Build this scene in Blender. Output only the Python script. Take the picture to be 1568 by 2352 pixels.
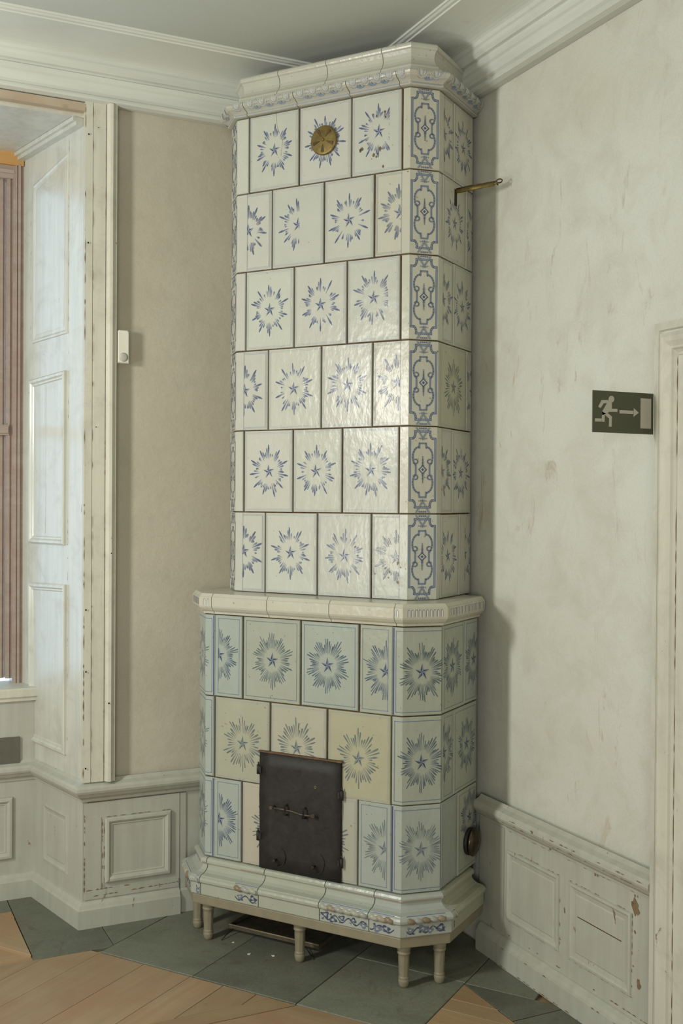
import bpy, bmesh, math, random
from mathutils import Vector, Matrix
for o in list(bpy.data.objects): bpy.data.objects.remove(o)
SC = bpy.context.scene
COL = SC.collection
rad = math.radians

# ------------------------------------------------------------------ camera, world, light, exposure
F_PX, PITCH, ROLL, YAW, STOVE_ROT = 2474.95, 0.0100862, 0.0062862, 0.4447948, -0.9448347
cam_d = bpy.data.cameras.new('camera'); cam = bpy.data.objects.new('camera', cam_d); COL.objects.link(cam)
cam_d.sensor_fit = 'HORIZONTAL'; cam_d.sensor_width = 36.0; cam_d.lens = F_PX / 1568 * 36.0
cam_d.clip_start = 0.05; cam_d.clip_end = 60
cp, sp, cr, sr = math.cos(PITCH), math.sin(PITCH), math.cos(ROLL), math.sin(ROLL)
Rm = Matrix(((cr, -sr, 0), (sr, cr, 0), (0, 0, 1))) @ Matrix(((1, 0, 0), (0, cp, -sp), (0, sp, cp))) @ Matrix(((1, 0, 0), (0, 0, -1), (0, 1, 0)))
Rm = Rm @ Matrix.Rotation(YAW, 3, 'Z')
cm = Matrix((Rm[0], -Rm[1], -Rm[2])).transposed().to_4x4()
cm.translation = (0, 0, 1.6)
cam.matrix_world = cm
SC.camera = cam

w = bpy.data.worlds.new('sky'); SC.world = w; w.use_nodes = True
wb = w.node_tree.nodes['Background']
wb.inputs[0].default_value = (0.58, 0.77, 1.0, 1); wb.inputs[1].default_value = 2.2

def area(name, loc, target, sx, sy, power, color):
    l = bpy.data.lights.new(name, 'AREA'); l.shape = 'RECTANGLE'; l.size = sx; l.size_y = sy
    l.energy = power; l.color = color
    o = bpy.data.objects.new(name, l); COL.objects.link(o)
    o.location = loc
    o.rotation_euler = (Vector(target) - Vector(loc)).to_track_quat('-Z', 'Y').to_euler()
    return o
area('key_light', (-1.35, 2.62, 1.30), (1.7, 3.2, 1.5), 0.30, 0.40, 18.0, (1.0, 1.0, 0.93))
area('key_light_upper', (-1.35, 2.62, 2.25), (1.7, 3.2, 1.7), 0.34, 0.50, 47, (1.0, 1.0, 0.93))
area('fill_light', (-1.6, -2.4, 1.5), (0.3, 2.6, 3.1), 2.0, 1.6, 100, (1.0, 0.985, 0.91))  # added fill from behind the camera, aimed upward
SC.view_settings.view_transform = 'Standard'; SC.view_settings.look = 'None'
SC.view_settings.exposure = -0.06; SC.view_settings.gamma = 1.0
SC.view_settings.use_curve_mapping = False

# ------------------------------------------------------------------ materials
def nodes(name):
    m = bpy.data.materials.new(name); m.use_nodes = True
    nt = m.node_tree; b = nt.nodes['Principled BSDF']
    return m, nt, b
def N(nt, t, **k):
    n = nt.nodes.new(t)
    for a, v in k.items():
        if a.startswith('i_'): n.inputs[a[2:].replace('_', ' ')].default_value = v
        else: setattr(n, a, v)
    return n
def ramp(nt, fac, stops):
    r = N(nt, 'ShaderNodeValToRGB'); e = r.color_ramp.elements
    while len(e) < len(stops): e.new(0.5)
    for i, (p, c) in enumerate(stops):
        e[i].position = p; e[i].color = (*c, 1) if len(c) == 3 else c
    nt.links.new(fac, r.inputs[0]); return r
def mix(nt, fac, a, b, mode='MIX'):
    n = N(nt, 'ShaderNodeMix', data_type='RGBA', blend_type=mode)
    for sock, v in ((n.inputs[0], fac), (n.inputs[6], a), (n.inputs[7], b)):
        if hasattr(v, 'is_linked'): nt.links.new(v, sock)
        elif isinstance(v, (int, float)): sock.default_value = v
        else: sock.default_value = (*v, 1)
    return n.outputs[2]
def noise(nt, vec, scale, detail=4, rough=0.55, dist=0.0):
    n = N(nt, 'ShaderNodeTexNoise'); n.inputs['Scale'].default_value = scale
    n.inputs['Detail'].default_value = detail; n.inputs['Roughness'].default_value = rough
    n.inputs['Distortion'].default_value = dist
    nt.links.new(vec, n.inputs['Vector']); return n.outputs['Fac']
def bump(nt, b, h, strength, dist):
    n = N(nt, 'ShaderNodeBump'); n.inputs['Strength'].default_value = strength; n.inputs['Distance'].default_value = dist
    nt.links.new(h, n.inputs['Height']); nt.links.new(n.outputs[0], b.inputs['Normal'])
def coords(nt, scale=(1, 1, 1), rot=(0, 0, 0)):
    t = N(nt, 'ShaderNodeTexCoord'); mp = N(nt, 'ShaderNodeMapping')
    mp.inputs['Scale'].default_value = scale; mp.inputs['Rotation'].default_value = rot
    nt.links.new(t.outputs['Object'], mp.inputs['Vector']); return mp.outputs[0]

def m_plaster(name, base, stain, dark, amount, spots=None, sc=1.0, bs=0.22):
    m, nt, b = nodes(name); v = coords(nt)
    big = noise(nt, v, 1.3 * sc, 5, 0.6, 0.3)
    r1 = ramp(nt, big, [(0.38, base), (0.75, stain)])
    c = r1.outputs[0]
    mid = noise(nt, v, 5.5 * sc, 6, 0.65, 0.6)
    r2 = ramp(nt, mid, [(0.46, (0, 0, 0)), (0.72, (1, 1, 1))])
    f = N(nt, 'ShaderNodeMath', operation='MULTIPLY'); f.inputs[1].default_value = amount
    nt.links.new(r2.outputs[0], f.inputs[0])
    c = mix(nt, f.outputs[0], c, dark)
    if spots:
        vs = coords(nt, (9, 9, 3.0)); sp_ = noise(nt, vs, 1.6, 5, 0.7, 0.8)
        zone = noise(nt, v, 1.7, 4, 0.6)
        zr = ramp(nt, zone, [(0.44, (0, 0, 0)), (0.60, (1, 1, 1))])
        sr_ = ramp(nt, sp_, [(0.60, (0, 0, 0)), (0.70, (1, 1, 1))])
        g = N(nt, 'ShaderNodeMath', operation='MULTIPLY')
        nt.links.new(zr.outputs[0], g.inputs[0]); nt.links.new(sr_.outputs[0], g.inputs[1])
        g2 = N(nt, 'ShaderNodeMath', operation='MULTIPLY'); g2.inputs[1].default_value = 0.62
        nt.links.new(g.outputs[0], g2.inputs[0])
        c = mix(nt, g2.outputs[0], c, spots)
    fine = noise(nt, v, 160, 3, 0.6)
    c = mix(nt, 0.10, c, ramp(nt, fine, [(0.3, (0.2, 0.2, 0.2)), (0.7, (1, 1, 1))]).outputs[0], 'MULTIPLY')
    nt.links.new(c, b.inputs['Base Color']); b.inputs['Roughness'].default_value = 0.85
    b.inputs['Specular IOR Level'].default_value = 0.25
    h = N(nt, 'ShaderNodeMath', operation='ADD'); nt.links.new(noise(nt, v, 26, 5, 0.6), h.inputs[0]); nt.links.new(noise(nt, v, 5, 3), h.inputs[1])
    bump(nt, b, h.outputs[0], bs, 0.010)
    return m

def m_paint(name, base, dirt_lo=0.50, chip=(0.16, 0.085, 0.035), level=0.70, rough=0.42, axis_z=True, gray=(0.40, 0.38, 0.31)):
    m, nt, b = nodes(name); v = coords(nt)
    st = coords(nt, (30, 30, 2.2) if axis_z else (2.2, 2.2, 30))
    streak = noise(nt, st, 1.0, 4, 0.6)
    c = mix(nt, ramp(nt, streak, [(0.40, (0, 0, 0)), (0.78, (1, 1, 1))]).outputs[0], base, tuple(x * 0.86 for x in base))
    dirt = noise(nt, v, 7, 6, 0.7, 0.5)
    c = mix(nt, ramp(nt, dirt, [(dirt_lo, (0, 0, 0)), (dirt_lo + 0.28, (0.8, 0.8, 0.8))]).outputs[0], c, gray)
    ch = noise(nt, coords(nt, (16, 16, 7)), 1.3, 6, 0.72, 0.7)
    c = mix(nt, ramp(nt, ch, [(level, (0, 0, 0)), (level + 0.03, (0.85, 0.85, 0.85))]).outputs[0], c, chip)
    nt.links.new(c, b.inputs['Base Color']); b.inputs['Roughness'].default_value = rough
    b.inputs['Specular IOR Level'].default_value = 0.4
    bump(nt, b, streak, 0.12, 0.004)
    return m

def m_wood(name, a, c2, knot, rough=0.5, randomize=True):
    m, nt, b = nodes(name)
    t = N(nt, 'ShaderNodeTexCoord'); oi = N(nt, 'ShaderNodeObjectInfo')
    off = N(nt, 'ShaderNodeVectorMath', operation='SCALE'); off.inputs[0].default_value = (37, 91, 13)
    nt.links.new(oi.outputs['Random'], off.inputs['Scale'])
    ad = N(nt, 'ShaderNodeVectorMath', operation='ADD')
    nt.links.new(t.outputs['Object'], ad.inputs[0]); nt.links.new(off.outputs[0], ad.inputs[1])
    mp = N(nt, 'ShaderNodeMapping'); mp.inputs['Scale'].default_value = (1.6, 26, 26); nt.links.new(ad.outputs[0], mp.inputs[0])
    g = noise(nt, mp.outputs[0], 1.0, 5, 0.65, 0.8)
    c = ramp(nt, g, [(0.28, c2), (0.72, a)]).outputs[0]
    big = noise(nt, ad.outputs[0], 6, 3, 0.5)
    c = mix(nt, ramp(nt, big, [(0.42, (0, 0, 0)), (0.72, (0.7, 0.7, 0.7))]).outputs[0], c, (a[0] * 0.82, a[1] * 0.66, a[2] * 0.62))
    vo = N(nt, 'ShaderNodeTexVoronoi', feature='F1'); vo.inputs['Scale'].default_value = 5.0
    mk = N(nt, 'ShaderNodeMapping'); mk.inputs['Scale'].default_value = (0.8, 1.6, 1); nt.links.new(ad.outputs[0], mk.inputs[0])
    nt.links.new(mk.outputs[0], vo.inputs['Vector'])
    c = mix(nt, ramp(nt, vo.outputs['Distance'], [(0.03, (0.8, 0.8, 0.8)), (0.09, (0, 0, 0))]).outputs[0], c, knot)
    if randomize:
        hv = N(nt, 'ShaderNodeHueSaturation'); mr = N(nt, 'ShaderNodeMapRange')
        mr.inputs['To Min'].default_value = 0.84; mr.inputs['To Max'].default_value = 1.16
        nt.links.new(oi.outputs['Random'], mr.inputs['Value']); nt.links.new(mr.outputs[0], hv.inputs['Value'])
        nt.links.new(c, hv.inputs['Color']); c = hv.outputs[0]
    nt.links.new(c, b.inputs['Base Color']); b.inputs['Roughness'].default_value = rough
    bump(nt, b, g, 0.15, 0.003)
    return m

def m_stone(name):
    m, nt, b = nodes(name)
    t = N(nt, 'ShaderNodeTexCoord'); oi = N(nt, 'ShaderNodeObjectInfo')
    off = N(nt, 'ShaderNodeVectorMath', operation='SCALE'); off.inputs[0].default_value = (17, 53, 29)
    nt.links.new(oi.outputs['Random'], off.inputs['Scale'])
    ad = N(nt, 'ShaderNodeVectorMath', operation='ADD')
    nt.links.new(t.outputs['Object'], ad.inputs[0]); nt.links.new(off.outputs[0], ad.inputs[1])
    v = ad.outputs[0]
    big = noise(nt, v, 3.2, 5, 0.6, 0.6)
    c = ramp(nt, big, [(0.30, (0.130, 0.136, 0.100)), (0.5, (0.178, 0.190, 0.143)), (0.72, (0.165, 0.148, 0.110))]).outputs[0]
    vein = noise(nt, v, 9, 6, 0.7, 1.5)
    c = mix(nt, ramp(nt, vein, [(0.56, (0, 0, 0)), (0.74, (0.6, 0.6, 0.6))]).outputs[0], c, (0.075, 0.055, 0.045))
    speck = noise(nt, v, 130, 2, 0.5)
    c = mix(nt, 0.35, c, ramp(nt, speck, [(0.35, (0.6, 0.6, 0.6)), (0.7, (1.15, 1.15, 1.15))]).outputs[0], 'MULTIPLY')
    hv = N(nt, 'ShaderNodeHueSaturation'); mr = N(nt, 'ShaderNodeMapRange')
    mr.inputs['To Min'].default_value = 0.74; mr.inputs['To Max'].default_value = 1.18
    nt.links.new(oi.outputs['Random'], mr.inputs['Value']); nt.links.new(mr.outputs[0], hv.inputs['Value'])
    nt.links.new(c, hv.inputs['Color'])
    nt.links.new(hv.outputs[0], b.inputs['Base Color']); b.inputs['Roughness'].default_value = 0.55
    bump(nt, b, noise(nt, v, 22, 5, 0.6), 0.22, 0.006)
    return m

def m_glaze():
    m, nt, b = nodes('stove_glaze')
    at = N(nt, 'ShaderNodeAttribute', attribute_name='Col'); v = coords(nt)
    cl = noise(nt, v, 14, 4, 0.6)
    c = mix(nt, 0.5, at.outputs['Color'], ramp(nt, cl, [(0.3, (0.93, 0.93, 0.90)), (0.7, (1.05, 1.05, 1.05))]).outputs[0], 'MULTIPLY')
    sp_ = noise(nt, v, 85, 2, 0.5)
    c = mix(nt, ramp(nt, sp_, [(0.715, (0, 0, 0)), (0.74, (0.55, 0.55, 0.55))]).outputs[0], c, (0.16, 0.12, 0.07))
    ch = noise(nt, v, 21, 5, 0.7, 0.6)
    c = mix(nt, ramp(nt, ch, [(0.735, (0, 0, 0)), (0.76, (0.8, 0.8, 0.8))]).outputs[0], c, (0.20, 0.12, 0.06))
    nt.links.new(c, b.inputs['Base Color']); b.inputs['Roughness'].default_value = 0.24
    b.inputs['Specular IOR Level'].default_value = 0.24
    h = N(nt, 'ShaderNodeMath', operation='ADD')
    nt.links.new(noise(nt, coords(nt, (1, 1, 0.55)), 48, 2, 0.5), h.inputs[0]); nt.links.new(noise(nt, v, 11, 2), h.inputs[1])
    bump(nt, b, h.outputs[0], 0.22, 0.006)
    return m

def m_flat(name, col, rough=0.5, metal=0.0, var=0.25, scale=30, bmp=0.0):
    m, nt, b = nodes(name); v = coords(nt)
    n = noise(nt, v, scale, 5, 0.65, 0.3)
    c = ramp(nt, n, [(0.3, tuple(x * (1 - var) for x in col)), (0.7, tuple(min(1, x * (1 + var)) for x in col))]).outputs[0]
    nt.links.new(c, b.inputs['Base Color']); b.inputs['Roughness'].default_value = rough; b.inputs['Metallic'].default_value = metal
    if bmp: bump(nt, b, n, bmp, 0.004)
    return m

def m_vcol(name, rough=0.5):
    m, nt, b = nodes(name); at = N(nt, 'ShaderNodeAttribute', attribute_name='Col'); v = coords(nt)
    n = noise(nt, v, 120, 2)
    c = mix(nt, 0.3, at.outputs['Color'], ramp(nt, n, [(0.3, (0.85, 0.85, 0.85)), (0.7, (1.08, 1.08, 1.08))]).outputs[0], 'MULTIPLY')
    nt.links.new(c, b.inputs['Base Color']); b.inputs['Roughness'].default_value = rough
    return m

M = {}
M['plaster_right'] = m_plaster('plaster_right', (0.63, 0.645, 0.59), (0.575, 0.565, 0.465), (0.47, 0.45, 0.36), 0.45, spots=(0.36, 0.27, 0.16))
M['plaster_left'] = m_plaster('plaster_left', (0.515, 0.478, 0.388), (0.46, 0.415, 0.315), (0.42, 0.385, 0.305), 0.45)
M['ceiling'] = m_plaster('ceiling_paint', (0.525, 0.555, 0.505), (0.495, 0.52, 0.465), (0.465, 0.49, 0.43), 0.2, sc=0.6, bs=0.05)
M['cornice'] = m_paint('cornice_paint', (0.62, 0.645, 0.59), 0.64, level=0.80, rough=0.6, axis_z=False)
M['white_wood'] = m_paint('white_painted_wood', (0.585, 0.578, 0.485), level=0.665)
M['dado_wood'] = m_paint('cream_painted_wood', (0.445, 0.45, 0.385), level=0.655, rough=0.5)
M['shutter'] = m_paint('shutter_paint', (0.565, 0.57, 0.505), level=0.68, rough=0.22)
M['plank'] = m_wood('pine_plank', (0.385, 0.275, 0.160), (0.30, 0.205, 0.115), (0.11, 0.065, 0.035))
M['new_plank'] = m_wood('pale_pine_plank', (0.36, 0.26, 0.142), (0.275, 0.185, 0.095), (0.14, 0.08, 0.04))
M['sash_wood'] = m_wood('window_wood', (0.42, 0.35, 0.30), (0.33, 0.26, 0.215), (0.2, 0.14, 0.10), rough=0.22, randomize=False)
M['head_wood'] = m_wood('bare_pine_board', (0.58, 0.36, 0.13), (0.44, 0.24, 0.07), (0.2, 0.1, 0.04), randomize=False)
M['raw_board'] = m_wood('weathered_board', (0.50, 0.44, 0.33), (0.42, 0.35, 0.25), (0.2, 0.14, 0.09), randomize=False)
M['stone'] = m_stone('grey_green_stone')
M['glaze'] = m_glaze()
M['mortar'] = m_flat('brown_clay_joint', (0.105, 0.060, 0.030), 0.9, 0, 0.5, 45)
M['base_paint'] = m_flat('stove_base_paint', (0.245, 0.215, 0.145), 0.5, 0, 0.10, 18)
M['iron'] = m_flat('black_iron', (0.016, 0.0135, 0.012), 0.62, 0.0, 0.5, 26, 0.3)
M['dull_iron'] = m_flat('dull_iron', (0.085, 0.062, 0.045), 0.55, 0.3, 0.4, 60)
M['bare_wood'] = m_flat('bare_brown_wood', (0.19, 0.125, 0.065), 0.8, 0, 0.35, 60)
M['rust'] = m_flat('rusty_iron', (0.13, 0.072, 0.036), 0.7, 0.2, 0.4, 60)
M['brass'] = m_flat('aged_brass', (0.20, 0.145, 0.045), 0.45, 0.6, 0.35, 45)
M['dark_brass'] = m_flat('darkened_brass', (0.095, 0.065, 0.03), 0.45, 0.5, 0.5, 45)
M['bronze'] = m_flat('dark_bronze', (0.11, 0.085, 0.055), 0.25, 0.8, 0.5, 30, 0.2)
M['slate'] = m_flat('grey_board', (0.115, 0.110, 0.085), 0.6, 0, 0.1, 40)
M['plastic'] = m_flat('white_plastic', (0.74, 0.72, 0.62), 0.4, 0, 0.03, 30)
M['grille'] = m_flat('grey_grille', (0.46, 0.45, 0.40), 0.6, 0, 0.3, 400)
M['tray'] = m_flat('dull_sheet_metal', (0.10, 0.088, 0.06), 0.5, 0.4, 0.3, 30)
M['tray_rim'] = m_flat('worn_tray_rim', (0.22, 0.18, 0.115), 0.55, 0.2, 0.3, 40)
M['crumb'] = m_flat('white_plaster_crumb', (0.7, 0.68, 0.6), 0.9, 0, 0.1, 80)
M['sign'] = m_vcol('sign_print', 0.45)
m, nt, b = nodes('window_glass'); b.inputs['Base Color'].default_value = (0.95, 0.98, 1, 1); b.inputs['Roughness'].default_value = 0.0
b.inputs['Transmission Weight'].default_value = 1.0; b.inputs['IOR'].default_value = 1.02; M['glass'] = m

# ------------------------------------------------------------------ mesh helpers
class MB:
    def __init__(s): s.v = []; s.f = []; s.mi = []; s.c = []; s.sm = []
    def face(s, pts, mi=0, col=(0.5, 0.5, 0.5), smooth=False):
        n = len(s.v); s.v += [tuple(p) for p in pts]; s.f.append(tuple(range(n, n + len(pts)))); s.mi.append(mi)
        s.c.append(col if isinstance(col[0], (tuple, list)) else [col] * len(pts)); s.sm.append(smooth)
    def grid(s, rows, mi=0, col=(0.5, 0.5, 0.5), smooth=False, closed=False):
        n = len(s.v); nc = len(rows[0])
        for r in rows: s.v += [tuple(p) for p in r]
        for i in range(len(rows) - 1):
            for j in range(nc if closed else nc - 1):
                a = n + i * nc + j; b_ = n + i * nc + (j + 1) % nc
                s.f.append((a, b_, b_ + nc, a + nc)); s.mi.append(mi); s.c.append([col] * 4); s.sm.append(smooth)
    def box(s, x0, x1, y0, y1, z0, z1, mi=0, col=(0.5, 0.5, 0.5), fr=None):
        P = [(x, y, z) for z in (z0, z1) for y in (y0, y1) for x in (x0, x1)]
        if fr: P = [fr(*p) for p in P]
        for q in ((0, 1, 3, 2), (4, 6, 7, 5), (0, 4, 5, 1), (2, 3, 7, 6), (0, 2, 6, 4), (1, 5, 7, 3)):
            s.face([P[i] for i in q], mi, col)
    def prism(s, poly, z0, z1, mi=0, col=(0.5, 0.5, 0.5), bev=0.0):
        cx = sum(p[0] for p in poly) / len(poly); cy = sum(p[1] for p in poly) / len(poly)
        def shr(p):
            d = math.hypot(p[0] - cx, p[1] - cy) or 1; k = 1 - bev * 1.4 / d
            return (cx + (p[0] - cx) * k, cy + (p[1] - cy) * k)
        n = len(poly)
        lv = [[(p[0], p[1], z0) for p in poly], [(p[0], p[1], z1 - bev) for p in poly]]
        if bev: lv.append([(*shr(p), z1) for p in poly])
        for A, B in zip(lv, lv[1:]):
            for i in range(n): s.face([A[i], A[(i + 1) % n], B[(i + 1) % n], B[i]], mi, col)
        s.face(lv[-1], mi, col); s.face(lv[0][::-1], mi, col)
    def lathe(s, prof, fr=None, seg=20, mi=0, col=(0.5, 0.5, 0.5), flute=None, smooth=True):
        rows = []
        for k, (r, z) in enumerate(prof):
            row = []
            for i in range(seg):
                t = 2 * math.pi * i / seg
                rr = r * (1 - (flute[2] if flute and flute[0] <= k <= flute[1] and i % 3 == 0 else 0))
                p = (rr * math.cos(t), rr * math.sin(t), z)
                row.append(fr(*p) if fr else p)
            rows.append(row)
        s.grid(rows, mi, col, smooth, True)
        s.face(rows[0][::-1], mi, col); s.face(rows[-1], mi, col)
    def tube(s, pts, r, seg=8, mi=0, col=(0.5, 0.5, 0.5), flat=1.0):
        pts = [Vector(p) for p in pts]; rows = []
        for i, p in enumerate(pts):
            d = (pts[min(i + 1, len(pts) - 1)] - pts[max(i - 1, 0)]).normalized()
            up = Vector((0, 0, 1)) if abs(d.z) < 0.95 else Vector((1, 0, 0))
            a = d.cross(up).normalized(); b_ = a.cross(d).normalized()
            rows.append([p + a * (r * flat * math.cos(2 * math.pi * k / seg)) + b_ * (r * math.sin(2 * math.pi * k / seg)) for k in range(seg)])
        s.grid(rows, mi, col, True, True); s.face(rows[0][::-1], mi, col); s.face(rows[-1], mi, col)
    def build(s, name, mats, parent=None, loc=None, rotz=None):
        me = bpy.data.meshes.new(name); me.from_pydata(s.v, [], s.f); me.update()
        if not isinstance(mats, (list, tuple)): mats = [mats]
        for m_ in mats: me.materials.append(m_)
        for p, mi, sm in zip(me.polygons, s.mi, s.sm): p.material_index = mi; p.use_smooth = sm
        ca = me.color_attributes.new('Col', 'FLOAT_COLOR', 'CORNER'); k = 0
        for f, c in zip(s.f, s.c):
            for cc in c: ca.data[k].color = (cc[0], cc[1], cc[2], 1); k += 1
        bm = bmesh.new(); bm.from_mesh(me); bmesh.ops.remove_doubles(bm, verts=bm.verts, dist=1e-5)
        bmesh.ops.recalc_face_normals(bm, faces=bm.faces); bm.to_mesh(me); bm.free()
        o = bpy.data.objects.new(name, me); COL.objects.link(o)
        if parent: o.parent = parent
        if loc: o.location = loc
        if rotz is not None: o.rotation_euler = (0, 0, rotz)
        return o
def empty(name, loc=(0, 0, 0), rz=0.0):
    o = bpy.data.objects.new(name, None); COL.objects.link(o); o.location = loc; o.rotation_euler = (0, 0, rz); o.empty_display_size = 0.1
    return o
def tag(o, label, cat, group=None):
    o['label'] = label; o['category'] = cat
    if group: o['group'] = group
    return o
def structure(o, label=None, cat=None):
    o['kind'] = 'structure'
    if label: o['label'] = label
    if cat: o['category'] = cat
    return o

class Path:
    """2D line of a front surface; pos(s, d, z) = point at run s, pushed out by d."""
    def __init__(s, pts):
        s.p = [Vector(q) for q in pts]; s.c = [0.0]
        for a, b_ in zip(s.p, s.p[1:]): s.c.append(s.c[-1] + (b_ - a).length)
        s.d = [(b_ - a).normalized() for a, b_ in zip(s.p, s.p[1:])]
        s.n = [Vector((d.y, -d.x)) for d in s.d]
    def pos(s, t, d, z):
        for i, c in enumerate(s.c):
            if abs(t - c) < 1e-6:
                if i == 0: m_ = s.n[0]
                elif i == len(s.c) - 1: m_ = s.n[-1]
                else:
                    m_ = s.n[i - 1] + s.n[i]; m_ = m_ / m_.dot(s.n[i])
                q = s.p[i] + m_ * d; return (q.x, q.y, z)
        i = 0
        while i < len(s.d) - 1 and t > s.c[i + 1]: i += 1
        q = s.p[i] + s.d[i] * (t - s.c[i]) + s.n[i] * d
        return (q.x, q.y, z)
    def inner(s, a, b_): return [c for c in s.c[1:-1] if a + 1e-6 < c < b_ - 1e-6]

def sweep(mb, path, s0, s1, prof, mi=0, col=(0.5, 0.5, 0.5), sub=None, smooth=False):
    ss = [s0] + path.inner(s0, s1) + [s1]
    rows = [[path.pos(t, d, z) for t in ss] for d, z in prof]
    mb.grid(rows, mi, col, smooth)
    mb.face([r[0] for r in rows], mi, col); mb.face([r[-1] for r in rows][::-1], mi, col)
    mb.grid([rows[-1], rows[0]], mi, col)

def clip_half(poly, k, val, keep_less):
    out = []
    for i in range(len(poly)):
        a, b_ = poly[i], poly[(i + 1) % len(poly)]
        ia = (a[k] <= val) == keep_less or a[k] == val; ib = (b_[k] <= val) == keep_less or b_[k] == val
        if ia: out.append(a)
        if ia != ib:
            t = (val - a[k]) / (b_[k] - a[k]); out.append(tuple(x + (y - x) * t for x, y in zip(a, b_)))
    return out

class Painter:
    """flat painted marks on the front of a piece; coordinates are (run along the path, height)."""
    def __init__(s, mb, path, s0, s1, z0, z1, depth=None, mi=0):
        s.mb, s.path, s.b, s.depth, s.mi, s.l = mb, path, [s0, s1, z0, z1], depth or (lambda a, z: 0.0), mi, 0
    def poly(s, pts, cols, clip=None):
        if not isinstance(cols[0], (tuple, list)): cols = [cols] * len(pts)
        base = [(p[0], p[1], *c) for p, c in zip(pts, cols)]
        b_ = list(s.b)
        if clip: b_ = [max(b_[0], clip[0]), min(b_[1], clip[1]), b_[2], b_[3]]
        ed = [b_[0]] + s.path.inner(b_[0], b_[1]) + [b_[1]]
        for lo, hi in zip(ed, ed[1:]):
            q = base
            for k, v, kl in ((0, lo, False), (0, hi, True), (1, b_[2], False), (1, b_[3], True)):
                q = clip_half(q, k, v, kl)
                if len(q) < 3: break
            if len(q) >= 3:
                off = 0.00035 + 0.00012 * s.l
                P = [s.path.pos(min(max(v[0], lo + 2e-6), hi - 2e-6), off - s.depth(v[0], v[1]), v[1]) for v in q]
                s.mb.face(P, s.mi, [v[2:5] for v in q])
    def layer(s): s.l += 1
    def line(s, pts, w_, col, clip=None, closed=False):
        if closed: pts = list(pts) + [pts[0]]
        for a, b_ in zip(pts, pts[1:]):
            dx, dz = b_[0] - a[0], b_[1] - a[1]; L = math.hypot(dx, dz)
            if L < 1e-9: continue
            dx, dz = dx / L, dz / L; e = w_ * 0.35; nx, nz = -dz * w_ / 2, dx * w_ / 2
            a2 = (a[0] - dx * e, a[1] - dz * e); b2 = (b_[0] + dx * e, b_[1] + dz * e)
            s.poly([(a2[0] + nx, a2[1] + nz), (b2[0] + nx, b2[1] + nz), (b2[0] - nx, b2[1] - nz), (a2[0] - nx, a2[1] - nz)], col, clip)

def lerp3(a, b_, t): return tuple(x + (y - x) * t for x, y in zip(a, b_))

def star5(P, cx, cz, R, dark, light, clip, rng):
    rot = rng.uniform(-0.08, 0.08)
    for k in range(5):
        a = math.pi / 2 + rot + k * 2 * math.pi / 5
        tip = (cx + R * 0.95 * math.cos(a), cz + R * 1.05 * math.sin(a))
        for sgn, colr in ((1, dark), (-1, light)):
            b_ = a + sgn * math.pi / 5; r = R * 0.36
            P.poly([(cx, cz), tip, (cx + r * math.cos(b_), cz + r * math.sin(b_))], colr, clip)

def ray(P, cx, cz, a, r0, r1, w_, c0, c1, clip, tipw=0.45, kx=0.92, kz=1.06):
    ca, sa = math.cos(a), math.sin(a)
    def pt(r, o): return (cx + (ca * r - sa * o) * kx, cz + (sa * r + ca * o) * kz)
    rm = r0 + (r1 - r0) * 0.72
    P.poly([pt(r0, w_ * 0.14), pt(r0, -w_ * 0.14), pt(rm, -w_ * 0.5), pt(rm, w_ * 0.5)], [c0, c0, c1, c1], clip)
    P.poly([pt(rm, w_ * 0.5), pt(rm, -w_ * 0.5), pt(r1, -w_ * tipw * 0.5), pt(r1, w_ * tipw * 0.5)], c1, clip)

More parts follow.
